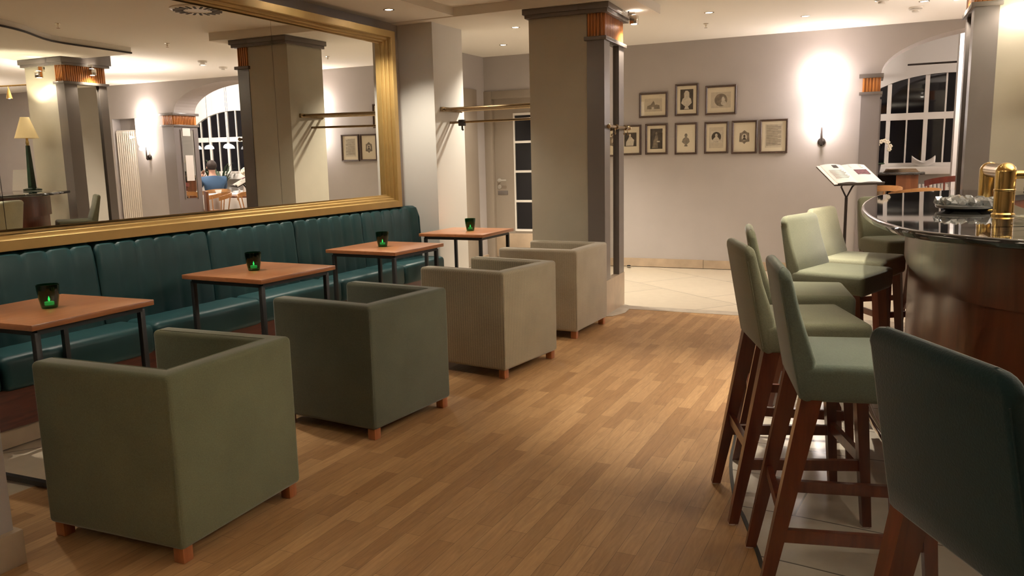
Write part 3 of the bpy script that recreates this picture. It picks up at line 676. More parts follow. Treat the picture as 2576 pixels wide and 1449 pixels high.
# ---------------------------------------------------------------- bar stools
def make_stool(loc, rot, m, label):
    t = thing('bar_stool', label, 'bar stool', loc, rot, 'upholstered bar stools round the counter')
    bm = B()                                              # seat, crowned
    box(bm, -.146, .215, -.195, .195, .620, .724, .022, 4)
    for v in bm.verts:
        if v.co.z > .70: v.co.z += .012 * (1 - (v.co.y / .2) ** 2) * (1 - ((v.co.x - .03) / .2) ** 2)
        if v.co.x > .1: v.co.y *= 1.02
    obj('seat', bm, m, t, smooth=60)
    bm = B(); rings = []                                  # back: lofted, leaning, top corners rounded
    def lerp(tb, z):
        for (z0, a0), (z1, a1) in zip(tb, tb[1:]):
            if z <= z1: return a0 + (a1 - a0) * (z - z0) / (z1 - z0)
        return tb[-1][1]
    FR_ = [(.62, -.146), (.765, -.174), (.96, -.210), (.99, -.212)]; FF_ = [(.62, -.108), (.735, -.106), (.86, -.148), (.96, -.174), (.99, -.180)]
    for z in (.620, .624, .632, .68, .735, .80, .86, .92, .945, .955, .964, .972, .979, .984, .987, .9885):
        w = .195 - .012 * (z - .62) / .365
        if z > .945: w -= .040 - math.sqrt(max(0, .0019 - (z - .945) ** 2)) if z < .985 else .040 - .0 * z
        e = {.620: .010, .624: .005, .979: .002, .984: .006, .987: .010, .9885: .015}.get(z, 0)
        x0, x1 = lerp(FR_, z) + e, lerp(FF_, z) - e; w -= e * (z < .7); r = min(.014, (x1 - x0) * .45)
        ring = []
        for cx, cy, a0 in ((x0 + r, -w + r, 180), (x1 - r, -w + r, 270), (x1 - r, w - r, 0), (x0 + r, w - r, 90)):
            for k in range(4): ring.append(bm.verts.new((cx + r * math.cos(R(a0 + 30 * k)), cy + r * math.sin(R(a0 + 30 * k)), z)))
        rings.append(ring)
    for A_, C_ in zip(rings, rings[1:]):
        for i in range(16): bm.faces.new((A_[i], A_[(i + 1) % 16], C_[(i + 1) % 16], C_[i]))
    bm.faces.new(rings[0][::-1]); bm.faces.new(rings[-1]); obj('backrest', bm, m, t, smooth=70)
    bm = B(); tube(bm, [(lerp(FR_, z) + .003, sy_ * (.1955 - .012 * (z - .62) / .365 - .0025), z) for sy_, z in [(-1, .64), (-1, .75), (-1, .86), (-1, .94)]], .0016, 5); obj('seam', bm, m, t)
    for sy in (-1, 1):
        bm = B(); bar(bm, (-.115, sy * .166, .63), (-.232, sy * .18, .006), .046, .030, .056, .032); obj('leg', bm, 'mahog', t, smooth=0)
        bm = B(); bar(bm, (.175, sy * .172, .63), (.222, sy * .187, .006), .044, .030, .044, .030); obj('leg', bm, 'mahog', t, smooth=0)
        bm = B(); bar(bm, (-.212, sy * .178, .232), (.206, sy * .183, .232), .018, .018, .034, .034)
        for v in bm.verts: v.co.z += .017 if v.co.x < -10 else 0
        bm.free(); bm = B(); box(bm, -.205, .205, sy * .18 - .009, sy * .18 + .009, .205, .243); obj('stretcher', bm, 'mahog', t, smooth=0)
    bm = B(); box(bm, -.190, -.172, -.17, .17, .262, .298); obj('stretcher', bm, 'mahog', t, smooth=0)
    bm = B(); box(bm, .194, .214, -.175, .175, .225, .263); obj('stretcher', bm, 'mahog', t, smooth=0)
    for sx, w in ((-.235, .18), (.222, .187)):
        for sy in (-1, 1):
            bm = B(); lathe(bm, [(0, 0), (.013, 0), (.013, .007), (0, .007)], 12, Matrix.Translation((sx, sy * w, 0))); obj('foot_glide', bm, 'plastic', t)
    return t
ST = [((-.327, 2.972, 0), 21, 'stool', 'sage green bar stool with its side to the camera, leftmost of the front pair'),
      ((-.125, 2.455, 0), 14, 'stool_mint', 'grey green bar stool whose whole seat shows, left of the dark foreground stool'),
      ((.232, 1.520, 0), 31, 'stool_dark', 'dark teal bar stool in the right foreground, seen from behind'),
      ((-.385, 3.555, 0), 11, 'stool', 'sage bar stool mostly hidden behind the leftmost front stool'),
      ((-.275, 4.235, 0), -18, 'stool', 'pale green bar stool with a brightly lit seat, turned towards the camera'),
      ((-.212, 4.785, 0), -16, 'stool_cream', 'cream bar stool beneath the menu stand, farthest along the near side'),
      ((.000, 5.87, 0), -58, 'stool', 'pale green bar stool whose inner back shows under the counter edge'),
      ((1.02, 1.97, 0), 74, 'stool_cream', 'cream bar stool outside the picture, seen only in the mirror')]
st0 = None
for l_, r_, m, lb in ST:
    if st0 is None: st0 = make_stool(l_, R(r_), m, lb)
    else:
        o = dup(st0, l_, R(r_), lb)
        if m != 'stool': recolor(o, 'stool', m)

# ---------------------------------------------------------------- on the counter
t = thing('beer_tap_tower', 'polished brass tap tower of two domed columns on the black counter', 'beer tap', (.372, 3.72, 1.03))
def dome(bm, x, y, r, h): lathe(bm, [(0, 0), (r * 1.18, 0), (r * 1.18, .006), (r, .012), (r, h - r)] + [(r * math.cos(a), h - r + r * math.sin(a)) for a in [R(15 * k) for k in range(1, 7)]], 32, Matrix.Translation((x, y, 0)))
bm = B(); dome(bm, 0, 0, .037, .210); obj('column', bm, 'brass', t)
bm = B(); dome(bm, -.012, .53, .040, .205); obj('column', bm, 'brass', t)
bm = B(); tube(bm, [(-.012, .53, .168), (-.006, .27, .170), (0, 0, .173)], .032, 20); obj('cross_pipe', bm, 'brass', t)
bm = B(); tube(bm, [(.02, .06, .160), (.30, .10, .160)], .017, 16); obj('side_pipe', bm, 'brass', t)
bm = B(); lathe(bm, [(.0372, .098), (.0388, .100), (.0388, .104), (.0372, .106)], 32); obj('ring', bm, 'brass', t)
bm = B(); lathe(bm, [(0, 0), (.034, 0), (.034, .05), (.030, .055), (.030, .085), (.034, .09), (.034, .12), (.02, .135), (0, .135)], 28)
tag(obj('bar_shaker', bm, 'chrome', loc=(.505, 3.74, 1.03)), 'chrome cylinder at the right picture edge beside the brass tap tower', 'shaker')
bm = B(); lathe(bm, [(0, .003), (.05, .003), (.075, .012), (.077, .016), (.05, .008), (0, .008)], 32)
tag(obj('glass_saucer', bm, 'clear', loc=(.455, 3.50, 1.029)), 'small clear glass saucer in front of the chrome cylinder', 'saucer')
bm = B(); random.seed(3)
lathe(bm, [(0, 0), (.08, 0), (.118, .012), (.122, .022), (.115, .026), (.08, .012), (0, .010)], 40)
for k in range(58):
    a = k * 2.39996; r_ = .112 * math.sqrt((k + .5) / 58)
    q = bmesh.new(); bmesh.ops.create_icosphere(q, subdivisions=1, radius=.018 + random.random() * .008)
    merge(bm, q, Matrix.Translation((r_ * math.cos(a), r_ * math.sin(a), .026 + random.random() * .018)) @ Matrix.Rotation(random.random() * 3, 4, Vector((1, random.random(), .4)).normalized()))
tag(obj('crystal_bowl', bm, 'crystal', loc=(.262, 4.03, 1.0305), smooth=0), 'low sparkling cut crystal dish left of the brass tap tower', 'bowl')
# table lamp, white card and flower pot at the far end of the bar (seen in the mirror, its glow on the pillar)
t = thing('table_lamp', 'lit table lamp with dark green column and bell shade, mirrored before the far pillar', 'lamp', (.79, 5.94, 1.03), 0)
bm = B(); lathe(bm, [(0, 0), (.095, 0), (.095, .018), (.05, .032), (0, .032)], 28); obj('base', bm, 'greenlac', t)
bm = B(); bar(bm, (0, 0, .50), (0, 0, .03), .030, .060); obj('column', bm, 'greenlac', t, smooth=0)
bm = B(); lathe(bm, [(.014, .50), (.018, .53), (.012, .56), (.012, .60), (.0, .60)], 16); obj('collar', bm, 'brass', t)
bm = B(); lathe(bm, [(.118, .58), (.088, .67), (.055, .77), (.044, .81), (.042, .81), (.053, .77), (.086, .67), (.115, .58)], 48, None, 24, .02); obj('shade', bm, 'shade', t, smooth=60)
bm = B(); sphere(bm, (0, 0, .69), .03, 12, (1, 1, 1.5)); obj('bulb', bm, 'bulb', t)
bm = B(); bar(bm, (0, .03, .235), (0, 0, .0), .17, .17, .006, .006)
tag(obj('white_card', bm, 'paper', loc=(.96, 5.92, 1.03), rotz=R(52), smooth=0), 'white upright card on the bar beside the green table lamp, seen in the mirror', 'card')
t = thing('flower_pot', 'small pot of pale flowers on the bar at the left mirror edge', 'plant', (1.48, 5.80, 1.03))
bm = B(); lathe(bm, [(0, 0), (.03, 0), (.045, .06), (.040, .06), (0, .05)], 20); obj('pot', bm, 'terra', t)
bm = B(); random.seed(5)
for k in range(9):
    a, b = random.random() * 6.28, random.random() * .05; tube(bm, [(0, 0, .05), (b * math.cos(a), b * math.sin(a), .12 + random.random() * .06)], .002, 5)
obj('stems', bm, 'stem', t)
bm = B()
for k in range(12):
    a, b = random.random() * 6.28, random.random() * .06; sphere(bm, (b * math.cos(a), b * math.sin(a), .13 + random.random() * .06), .014, 8, (1, 1, .6))
obj('blossoms', bm, 'petal', t)

# ---------------------------------------------------------------- menu stand
TL = Matrix.Translation((.02, .0, 1.078)) @ Matrix.Rotation(R(38), 4, 'Z') @ Matrix.Rotation(R(29), 4, 'X')
t = thing('menu_stand', 'black menu stand with tilted top in front of the column by the sconce', 'stand', (-.45, 8.0, 0), 0)
bm = B(); lathe(bm, [(0, 0), (.15, 0), (.15, .010), (.03, .022), (0, .022)], 28); obj('base', bm, 'iron', t)
bm = B(); tube(bm, [(0, 0, .02), (0, 0, .875)], .014, 10); obj('pole', bm, 'iron', t)
for a in (-1, 1):
    bm = B(); tube(bm, [(0, 0, .87), (a * .045, a * .03, .97), tuple(TL @ Vector((a * .085, -.05, -.008)))], .008, 8); obj('arm', bm, 'iron', t)
bm = B(); box(bm, -.25, .25, -.17, .17, -.008, .002, .002, 2, TL); box(bm, -.22, .25, -.178, -.166, .0, .020, 0, 2, TL); obj('tray', bm, 'iron', t)
t2 = thing('menu', 'open white menu with a colour photograph, lying on the black stand', 'menu', (-.45, 8.0, 0), 0)
bm = B()
def page(bm, x0, x1, y0, y1, crown):
    g = []
    for i in range(9):
        s = i / 8; x = x0 + (x1 - x0) * s; z = .006 + crown * math.sin(math.pi * s) ** 1 * .5 + .004
        g.append([bm.verts.new(TL @ Vector((x, y, z))) for y in (y0, y1)])
    for A_, C_ in zip(g, g[1:]): bm.faces.new((A_[0], C_[0], C_[1], A_[1]))
box(bm, -.252, .246, -.165, .168, .003, .008, 0, 2, TL); page(bm, -.215, .0, -.155, .175, .025); page(bm, .0, .235, -.155, .168, .02); obj('pages', bm, 'paper', t2)
bm = B(); box(bm, .07, .20, -.02, .065, .0165, .0205, 0, 2, TL); obj('photograph', bm, 'photo', t2, smooth=0)
bm = B(); box(bm, -.115, -.065, .10, .15, .020, .0245, 0, 2, TL); obj('small_photograph', bm, 'grille', t2, smooth=0)
bm = B()
for k in range(7): box(bm, -.19, -.06 + .01 * (k % 3), .055 - .022 * k, .058 - .022 * k, .021, .0232, 0, 2, TL)
for k in range(4): box(bm, .06, .18 + .01 * (k % 2), .15 - .016 * k, .152 - .016 * k, .0165, .0185, 0, 2, TL)
obj('text_lines', bm, 'print_mid', t2, smooth=0)

# ---------------------------------------------------------------- framed prints on the back wall
def ell(cx, cy, rx, ry, n=20, a0=0, a1=360): return [(cx + rx * math.cos(R(a0 + (a1 - a0) * k / n)), cy + ry * math.sin(R(a0 + (a1 - a0) * k / n))) for k in range(n if a1 - a0 == 360 else n + 1)]
def flat(bm, pts, y): bm.faces.new([bm.verts.new((x, y, z)) for x, z in pts])
def picture(label, u0, u1, z0, z1, kind):
    cu, cz = (u0 + u1) / 2, (z0 + z1) / 2; w, h = (u1 - u0) / 2, (z1 - z0) / 2
    t = thing('framed_print', label, 'picture', (*BW(cu, -.001), cz), TH, 'framed prints on the back wall')
    bm = B(); fw = .021
    prof = [(0, 0), (0, -.022), (.004, -.026), (.010, -.022), (.015, -.024), (fw, -.016), (fw, -.006)]
    lp = []
    for d_, y in prof: lp.append([bm.verts.new((sx * (w - d_), y, sz * (h - d_))) for sx, sz in ((-1, -1), (1, -1), (1, 1), (-1, 1))])
    for A_, C_ in zip(lp, lp[1:]):
        for i in range(4): bm.faces.new((A_[i], A_[(i + 1) % 4], C_[(i + 1) % 4], C_[i]))
    obj('frame', bm, 'picframe', t, smooth=20)
    bm = B(); box(bm, -w + fw - .002, w - fw + .002, -.007, 0, -h + fw - .002, h - fw + .002); obj('passepartout', bm, 'mat', t, smooth=0)
    def art(name, polys, m, y):
        bm = B()
        for p in polys: flat(bm, p, y)
        obj(name, bm, m, t, smooth=0)
    rect = lambda a, b, c, d_: [(a, c), (b, c), (b, d_), (a, d_)]
    bust = lambda s, x, z: [ell(x, z + .055 * s, .020 * s, .026 * s), [(x - .055 * s, z - .03 * s), (x - .04 * s, z + .01 * s), (x - .014 * s, z + .03 * s), (x + .014 * s, z + .03 * s), (x + .04 * s, z + .01 * s), (x + .05 * s, z - .03 * s), (x + .02 * s, z - .06 * s), (x - .02 * s, z - .06 * s)], [(x - .012 * s, z - .06 * s), (x + .012 * s, z - .06 * s), (x + .025 * s, z - .09 * s), (x - .025 * s, z - .09 * s)]]
    if kind == 'view':
        art('print', [rect(-w * .62, w * .62, -h * .52, h * .52)], 'print_pale', -.0074)
        art('drawing', [[(-.075, -.045), (.075, -.045), (.07, -.005), (.04, .005), (.02, .0), (.012, .03), (0, .045), (-.015, .025), (-.03, .005), (-.07, -.01)]], 'print_mid', -.0078)
        art('highlight', [rect(-.02, .01, -.05, -.02)], 'print_light', -.0082)
    elif kind == 'whitebust':
        art('print', [rect(-w * .56, w * .56, -h * .62, h * .66)], 'print_dark', -.0074); art('figure', bust(1.15, 0, 0.0), 'print_light', -.0078)
        art('veil', [[(-.028, .03), (-.03, .07), (-.015, .10), (.01, .10), (.028, .08), (.03, .02), (.03, -.02), (-.035, -.02)]], 'print_light', -.0079)
    elif kind == 'roundel':
        art('print', [rect(-w * .64, w * .64, -h * .54, h * .54)], 'print_pale', -.0074); art('roundel', [ell(0, 0, .069, .069, 32)], 'print_mid', -.0078)
        art('figure', [ell(.025, .0, .018, .035), ell(.03, -.035, .03, .025)], 'print_light', -.0082)
    elif kind == 'lady':
        art('print', [rect(-w * .52, w * .58, -h * .42, h * .50)], 'print_dark', -.0074)
        art('figure', [ell(0, .055, .012, .017), [(-.05, -.065), (-.045, -.02), (-.02, .02), (-.01, .04), (.012, .04), (.03, .02), (.05, .0), (.045, -.03), (.04, -.065)]], 'print_light', -.0078)
    elif kind == 'standing':
        art('print', [rect(-w * .56, w * .56, -h * .64, h * .68)], 'print_dark', -.0074)
        art('figure', [ell(0, .062, .012, .018), [(-.05, -.10), (-.035, -.03), (-.018, .02), (-.01, .045), (.012, .045), (.02, .01), (.015, -.04), (.02, -.10)]], 'print_mid', -.0078)
        art('highlight', [rect(.005, .04, -.035, -.02)], 'print_light', -.0082)
    elif kind == 'darkbust':
        art('print', [rect(-w * .70, w * .70, -h * .78, h * .78)], 'mat', -.0074); art('figure', bust(.85, 0, -.01), 'print_mid', -.0078)
    elif kind == 'oval':
        art('print', [rect(-w * .60, w * .60, -h * .66, h * .66)], 'print_pale', -.0074); art('ground', [rect(-w * .50, w * .50, -h * .34, h * .42)], 'print_light', -.0077)
        art('oval', [ell(0, .008, .052, .055, 28)], 'print_dark', -.0080)
        art('figure', [ell(0, .025, .014, .020), [(-.045, -.035), (-.03, -.01), (-.01, .01), (.012, .01), (.03, -.01), (.045, -.035), (0, -.045)]], 'print_light', -.0084)
    elif kind == 'cartouche':
        art('print', [rect(-w * .74, w * .74, -h * .78, h * .78)], 'mat', -.0074)
        art('ornament', [[(-.055, -.05), (-.05, .045), (-.03, .05), (0, .075), (.03, .05), (.05, .045), (.055, -.05), (.02, -.055), (0, -.075), (-.02, -.055)]], 'print_mid', -.0078)
        art('oval', [ell(0, .0, .030, .038)], 'print_pale', -.0081); art('figure', [ell(0, .01, .011, .015), [(-.022, -.03), (-.01, -.006), (.01, -.006), (.022, -.03)]], 'print_dark', -.0084)
    elif kind == 'text':
        art('print', [rect(-w * .60, w * .60, -h * .66, h * .72)], 'print_pale', -.0074)
        art('text_lines', [rect(-w * .52, w * (.52 if k % 5 else .30), h * .62 - .0095 * k, h * .62 - .0095 * k + .0045) for k in range(23)], 'print_mid', -.0078)
    bm = B(); flat(bm, rect(-w + fw, w - fw, -h + fw, h - fw), -.0125); obj('glass', bm, 'pane', t, smooth=0)
for a in [('landscape print of a building, top left of the wall group', .194, .520, 1.728, 2.008, 'view'),
          ('white bust on a dark ground, top middle of the wall group', .608, .868, 1.733, 2.083, 'whitebust'),
          ('print with a dark round medallion, top right of the wall group', .947, 1.284, 1.729, 2.046, 'roundel'),
          ('seated lady in white, leftmost print of the lower row, partly behind the pillar', -.050, .216, 1.309, 1.652, 'lady'),
          ('dark print of a standing lady, second from left in the lower row', .266, .523, 1.309, 1.657, 'standing'),
          ('dark bust on plain cream paper, third from left in the lower row', .610, .860, 1.301, 1.654, 'darkbust'),
          ('oval portrait of a reclining head, third from right in the lower row', .942, 1.204, 1.304, 1.652, 'oval'),
          ('portrait in an ornamental cartouche, second from right in the lower row', 1.241, 1.513, 1.295, 1.655, 'cartouche'),
          ('framed sheet of grey text, rightmost of the lower row', 1.538, 1.832, 1.292, 1.656, 'text')]: picture(*a)

# ---------------------------------------------------------------- sconces, radiator, rails
def make_sconce(u, label):
    t = thing('wall_sconce', label, 'wall lamp', (*BW(u, 0), 1.40), TH, 'glowing wall sconces')
    bm = B(); lathe(bm, [(0, 0), (.040, 0), (.040, .018), (.018, .030), (0, .030)], 20, Matrix.Rotation(R(90), 4, 'X') @ Matrix.Translation((0, 0.0, 0))); sphere(bm, (0, -.05, -.03), .016, 10); obj('wall_plate', bm, 'iron', t)
    bm = B(); tube(bm, [(0, -.02, .015), (0, -.06, .015)], .010, 8); tube(bm, [(0, -.062, -.03), (0, -.068, .19)], [.013, .006], 8); obj('stem', bm, 'iron', t)
    bm = B(); lathe(bm, [(.0, .150), (.05, .160), (.078, .21), (.090, .34), (.090, .58), (.086, .60), (.082, .60), (.086, .34), (.074, .215), (.048, .166), (0, .158)], 36, Matrix.Translation((0, -.105, 0))); obj('opal_shade', bm, 'opal', t, smooth=60)
    p = BW(u, -.105); light('sconce_glow', 'POINT', (p[0], p[1], 2.07), 5.5, ROSE, .05); p = BW(u, -.15); light('sconce_glow', 'POINT', (p[0], p[1], 1.535), 2.2, ROSE, .03)
    return t
make_sconce(2.174, 'glowing wall sconce on a black stem, right of the framed prints')
make_sconce(5.62, 'glowing wall sconce on a dark stem beside the white radiator, seen in the mirror')
t = thing('panel_radiator', 'tall cream radiator with vertical tubes in a wall niche, seen in the mirror', 'radiator', (*BW(6.16, .07), 0), TH)
bm = B(); box(bm, -.24, .24, -.03, .03, .14, .19, .01); box(bm, -.24, .24, -.03, .03, 1.79, 1.84, .01); obj('header', bm, 'radiator', t)
for k in range(10):
    bm = B(); box(bm, -.235 + .047 * k, -.235 + .047 * k + .029, -.055, .0, .16, 1.82, .011); obj('tube', bm, 'radiator', t)
bm = B(); lathe(bm, [(0, 0), (.028, 0), (.028, .05), (.02, .06), (0, .06)], 16, Matrix.Translation((-.20, -.10, 1.72)) @ Matrix.Rotation(R(90), 4, 'X')); tube(bm, [(-.2, 0, 1.72), (-.2, -.10, 1.72)], .012, 8); obj('thermostat_valve', bm, 'white', t)
for zz in (.25, 1.7):
    bm = B(); box(bm, -.03, .03, .0, .075, zz, zz + .03); obj('bracket', bm, 'radiator', t, smooth=0)

t = thing('coat_rack', 'aged brass hat rack spanning the alcove between the pale pier and the pillar', 'rack', (-3.25, 6.36, 1.76))
inv = Matrix.Translation((3.25, -6.36, -1.76))
def cpart(name, m='bronze'):
    o = obj(name, globals()['bm'], m, t); o.matrix_parent_inverse = inv
bm = B(); box(bm, -3.695, -3.665, 6.19, 6.54, 1.725, 1.765, .004); cpart('wall_bracket')
bm = B(); box(bm, -2.80, -2.77, 6.19, 6.54, 1.725, 1.765, .004); cpart('wall_bracket')
for y in (6.235, 6.34, 6.43, 6.52):
    bm = B(); tube(bm, [(-3.68, y, 1.745), (-2.785, y, 1.748)], .013, 10); cpart('shelf_rod')
bm = B(); tube(bm, [(-3.695, 6.36, 1.632), (-2.775, 6.36, 1.636)], .011, 10); cpart('hanging_rail')
bm = B(); box(bm, -3.60, -3.545, 6.335, 6.385, 1.60, 1.655, .006); tube(bm, [(-3.572, 6.36, 1.60), (-3.572, 6.36, 1.57), (-3.56, 6.35, 1.565)], .009, 8); cpart('rail_clamp', 'iron')
t = thing('brass_tie_rail', 'short brass rail with a ball end and hooks on the mirrored pillar side', 'rail', (-2.136, 6.10, 1.535), R(3))
bm = B(); tube(bm, [(.035, -.0, 0), (.035, .60, 0)], .013, 12); sphere(bm, (.035, .62, 0), .022, 12); sphere(bm, (.035, 0.0, 0), .019, 12); obj('rod', bm, 'bronze', t)
for y in (.22, .50):
    bm = B(); tube(bm, [(.0, y, 0), (.035, y, 0)], .010, 8); lathe(bm, [(.013, -.02), (.022, -.016), (.022, .016), (.013, .02)], 16, Matrix.Translation((.035, y, 0)) @ Matrix.Rotation(R(90), 4, 'X')); obj('bracket', bm, 'bronze', t)
for y in (.18, .46, .57):
    bm = B(); tube(bm, [(.035, y, -.01), (.037, y, -.035), (.045, y - .012, -.058), (.045, y - .03, -.060), (.042, y - .04, -.045)], .0035, 6); obj('hook', bm, 'bronze', t)

# pendant on a brass rail by the back wall behind the bar (left mirror edge)
t = thing('brass_pendant_rail', 'thin brass rail with a small cone lamp behind the bar, at the left mirror edge', 'lamp', (1.98, 6.62, 2.28))
bm = B(); tube(bm, [(-.36, 0, 0), (2.4, 0, .03)], .010, 10); sphere(bm, (-.37, 0, 0), .018, 10); tube(bm, [(1.2, 0, 0), (1.2, 0, .268)], .006, 6); obj('rail', bm, 'brass', t)
bm = B(); tube(bm, [(0, 0, 0), (0, 0, -.06)], .006, 6); lathe(bm, [(.010, -.03), (.036, -.15), (.034, -.15), (.008, -.03)], 20); obj('cone_shade', bm, 'brass', t)
bm = B(); sphere(bm, (0, 0, -.135), .018, 10); obj('bulb', bm, 'bulb_dim', t)

# ---------------------------------------------------------------- lamps in the ceiling
SOF = catmull([(-.46, 6.35), (-.49, 5.9), (-.55, 5.35), (-.86, 4.85), (-1.0, 4.5), (-1.06, 4.0), (-1.0, 3.3), (-.7, 2.6), (-.2, 2.0), (.6, 1.5), (1.6, 1.2), (3.5, 1.1), (6.0, 1.1)], 4)
bm = B(); prism(bm, SOF + [(6.0, 6.1), (1.02, 6.1), (1.02, 6.10), (.30, 6.08), (.28, 6.35)], 2.482, CEIL); struct(obj('ceiling_bar_soffit', bm, 'ceiling', smooth=0))
bm = B(); strip(bm, SOF, offset(SOF, -.012), 2.484, 2.50); struct(obj('trim_soffit_gap_shade', bm, 'grille', smooth=0))  # painted dark strip standing in for the shadow line at the soffit edge
def downlight(x, y, z, label, lit=True, energy=0, spot=85, color=WARM, blend=.7, tgt=None):
    t = thing('downlight', label, 'ceiling light', (x, y, z), 0, 'recessed ceiling downlights')
    bm = B(); lathe(bm, [(.044, 0), (.044, -.004), (.034, -.006), (.031, -.002), (.031, .0), ], 28); obj('ring', bm, 'chrome', t)
    bm = B(); lathe(bm, [(0, -.0015), (.031, -.0015)], 24); quad_ = obj('lamp', bm, 'bulb' if lit else 'bulb_dim', t)
    if energy: light('downlight_beam', 'SPOT', (x, y, z - .02), energy, color, .03, spot, blend, tgt)
    return t
K = 1.0
DL = [(-3.70, 5.47, LOW, 'downlight over the mirror end, left of the pale pier', 46, 110),
      (-3.42, 7.20, CEIL, 'nearer of the two alcove downlights behind the pillar', 140, 120),
      (-4.05, 8.20, CEIL, 'farther of the two alcove downlights, before the grey door', 34, 110),
      (-0.88, 8.16, CEIL, 'downlight in the hall ceiling above the framed prints', 12, 100),
      (0.10, 7.95, CEIL, 'downlight in the hall ceiling beside the smoke detector', 12, 100),
      (-0.80, 4.15, LOW, 'downlight over the parquet beside the bar, outside the picture', 88, 58),
      (-0.28, 4.35, LOW - .0, 'downlight over the far bar stools, outside the picture', 60, 44),
      (0.02, 2.7, LOW, 'added fill downlight over the near bar stools, outside the picture', 6, 70),  # this lamp and those below are fill downlights added out of view
      (-1.62, 7.45, CEIL, 'added fill downlight over the pale stone floor behind the pillar, outside the picture', 8, 75),
      (-3.72, 4.6, LOW, 'added fill downlight over the third table, outside the picture', 56, 80),
      (-3.72, 3.3, LOW, 'added fill downlight over the second table, outside the picture', 48, 80),
      (-3.72, 2.1, LOW, 'added fill downlight over the nearest table, outside the picture', 24, 80),
      (-3.0, 0.3, CEIL, 'added fill downlight behind the camera, outside the picture', 8, 90)]
for x, y, z, lb, e, sp in DL: downlight(x, y, z, lb, True, e * K, sp)
def cap_spot(arm, label, loc, rot, energy, aim):
    t = thing('spotlight', label, 'spotlight', loc, rot, 'spotlights under the pillar caps')
    bm = B(); box(bm, -.03, .03, -.03, .03, -.035, .035, .004); obj('housing', bm, 'chrome', t)
    bm = B(); ax, ay = arm; box(bm, min(0, ax) - .006, max(0, ax) + .006, min(0, ay) - .006, max(0, ay) + .006, .036, .085); box(bm, ax - .006, ax + .006, ay - .006, ay + .006, .06, .085); obj('arm', bm, 'chrome', t, smooth=0)
    bm = B(); lathe(bm, [(0, 0), (.024, 0)], 20, Matrix.Translation((0, 0, -.0362))); obj('lamp', bm, 'bulb', t)
    bm = B(); lathe(bm, [(0, 0), (.024, 0)], 20, Matrix.Translation((0, 0, .0362))); obj('upper_lamp', bm, 'bulb', t)
    light('spotlight_beam', 'SPOT', (loc[0], loc[1], loc[2] - .05), energy, WARM, .02, 150, .6, aim)
    light('spotlight_up', 'SPOT', (loc[0], loc[1], loc[2] + .045), energy * .10, WARM, .02, 120, .8, (loc[0], loc[1], 5))
cap_spot((-.045, 0), 'small bright spotlight under the pillar cap above the brass tie rail', (-2.045, 6.58, 2.405), 0, 13, (-1.95, 6.9, 0))
cap_spot((0, .065), 'small bright spotlight under the pillar cap behind the bar, over the lamp glow', (.62, 6.045, 2.30), 0, 5, (.66, 5.9, 0))
cap_spot((.045, 0), 'small bright spotlight on the mirrored side of the pillar behind the bar', (.285, 6.45, 2.34), 0, 7, (.22, 6.5, 0))
light('table_lamp_down', 'SPOT', (.79, 5.94, 1.64), 20, YEL, .03, 150, .4)
light('table_lamp_up', 'SPOT', (.79, 5.94, 1.84), 14, YEL, .02, 110, .5, (.79, 5.99, 4))
# dining room lamps: white dome pendants
def pendant(x, y, z, label):
    t = thing('dome_pendant', label, 'pendant lamp', (x, y, z), 0, 'white dome pendants by the dining window')
    bm = B(); lathe(bm, [(.085, 0), (.08, .03), (.055, .06), (.0, .075)], 24); obj('dome_shade', bm, 'opal', t)
    bm = B(); tube(bm, [(0, 0, .07), (0, 0, 2.95 - z)], .003, 5); obj('cord', bm, 'iron', t)
pendant(3.86, 11.5, 1.55, 'white dome pendant, first from the column, above the person in blue, in the mirror')
pendant(3.55, 11.5, 1.55, 'white dome pendant, second from the column, above the person in blue, in the mirror')
pendant(3.05, 11.5, 1.55, 'white dome pendant beside the pillar reflection, left one of the right pair')
pendant(2.90, 11.3, 1.56, 'white dome pendant beside the pillar reflection, right one of the right pair')
light('dining_lamp', 'POINT', (3.6, 10.4, 2.6), 70, ROSE, .1)
light('dining_lamp', 'POINT', (.95, 10.2, 2.6), 45, ROSE, .1)

# ceiling fittings
def detector(x, y, label):
    t = thing('smoke_detector', label, 'smoke detector', (x, y, CEIL), 0, 'white smoke detectors')
    bm = B(); lathe(bm, [(.058, 0), (.058, -.014), (.050, -.022), (.030, -.026), (.030, -.040), (.0, -.044)], 28); obj('housing', bm, 'plastic', t)
    bm = B(); lathe(bm, [(.0515, -.0205), (.0545, -.0175)], 28); obj('vent_slot', bm, 'grille', t, smooth=0)
detector(.04, 8.25, 'white smoke detector on the hall ceiling, top right')
detector(-.22, 7.62, 'white smoke detector right of the arch, seen only in the mirror')
def sprinkler(x, y, label):
    t = thing('sprinkler', label, 'sprinkler', (x, y, CEIL), 0, 'ceiling sprinklers')
    bm = B(); lathe(bm, [(.026, 0), (.026, -.004), (.010, -.008), (.010, -.022), (.004, -.028), (.004, -.038), (.016, -.040), (.016, -.042), (0, -.042)], 16); obj('head', bm, 'chrome', t)
sprinkler(-1.78, 8.05, 'small ceiling sprinkler above the white bust print')
sprinkler(-1.04, 6.30, 'small ceiling sprinkler seen in the mirror between vent and detector')
sprinkler(-1.18, 4.95, 'small ceiling sprinkler seen in the mirror above the far left pillar')
t = thing('ceiling_vent', 'round ceiling vent with radial slots, reflected under the gold frame', 'vent', (-2.74, 5.02, CEIL))
bm = B(); lathe(bm, [(0, -.012), (.10, -.012), (.105, -.016), (.20, -.014), (.215, -.004), (.215, 0)], 40); obj('disc', bm, 'plastic', t)
for k in range(20):
    bm = B(); box(bm, .11, .19, -.009, .009, -.0185, -.0135, 0, 1, Matrix.Rotation(2 * math.pi * k / 20, 4, 'Z')); obj('slot', bm, 'grille', t, smooth=0)
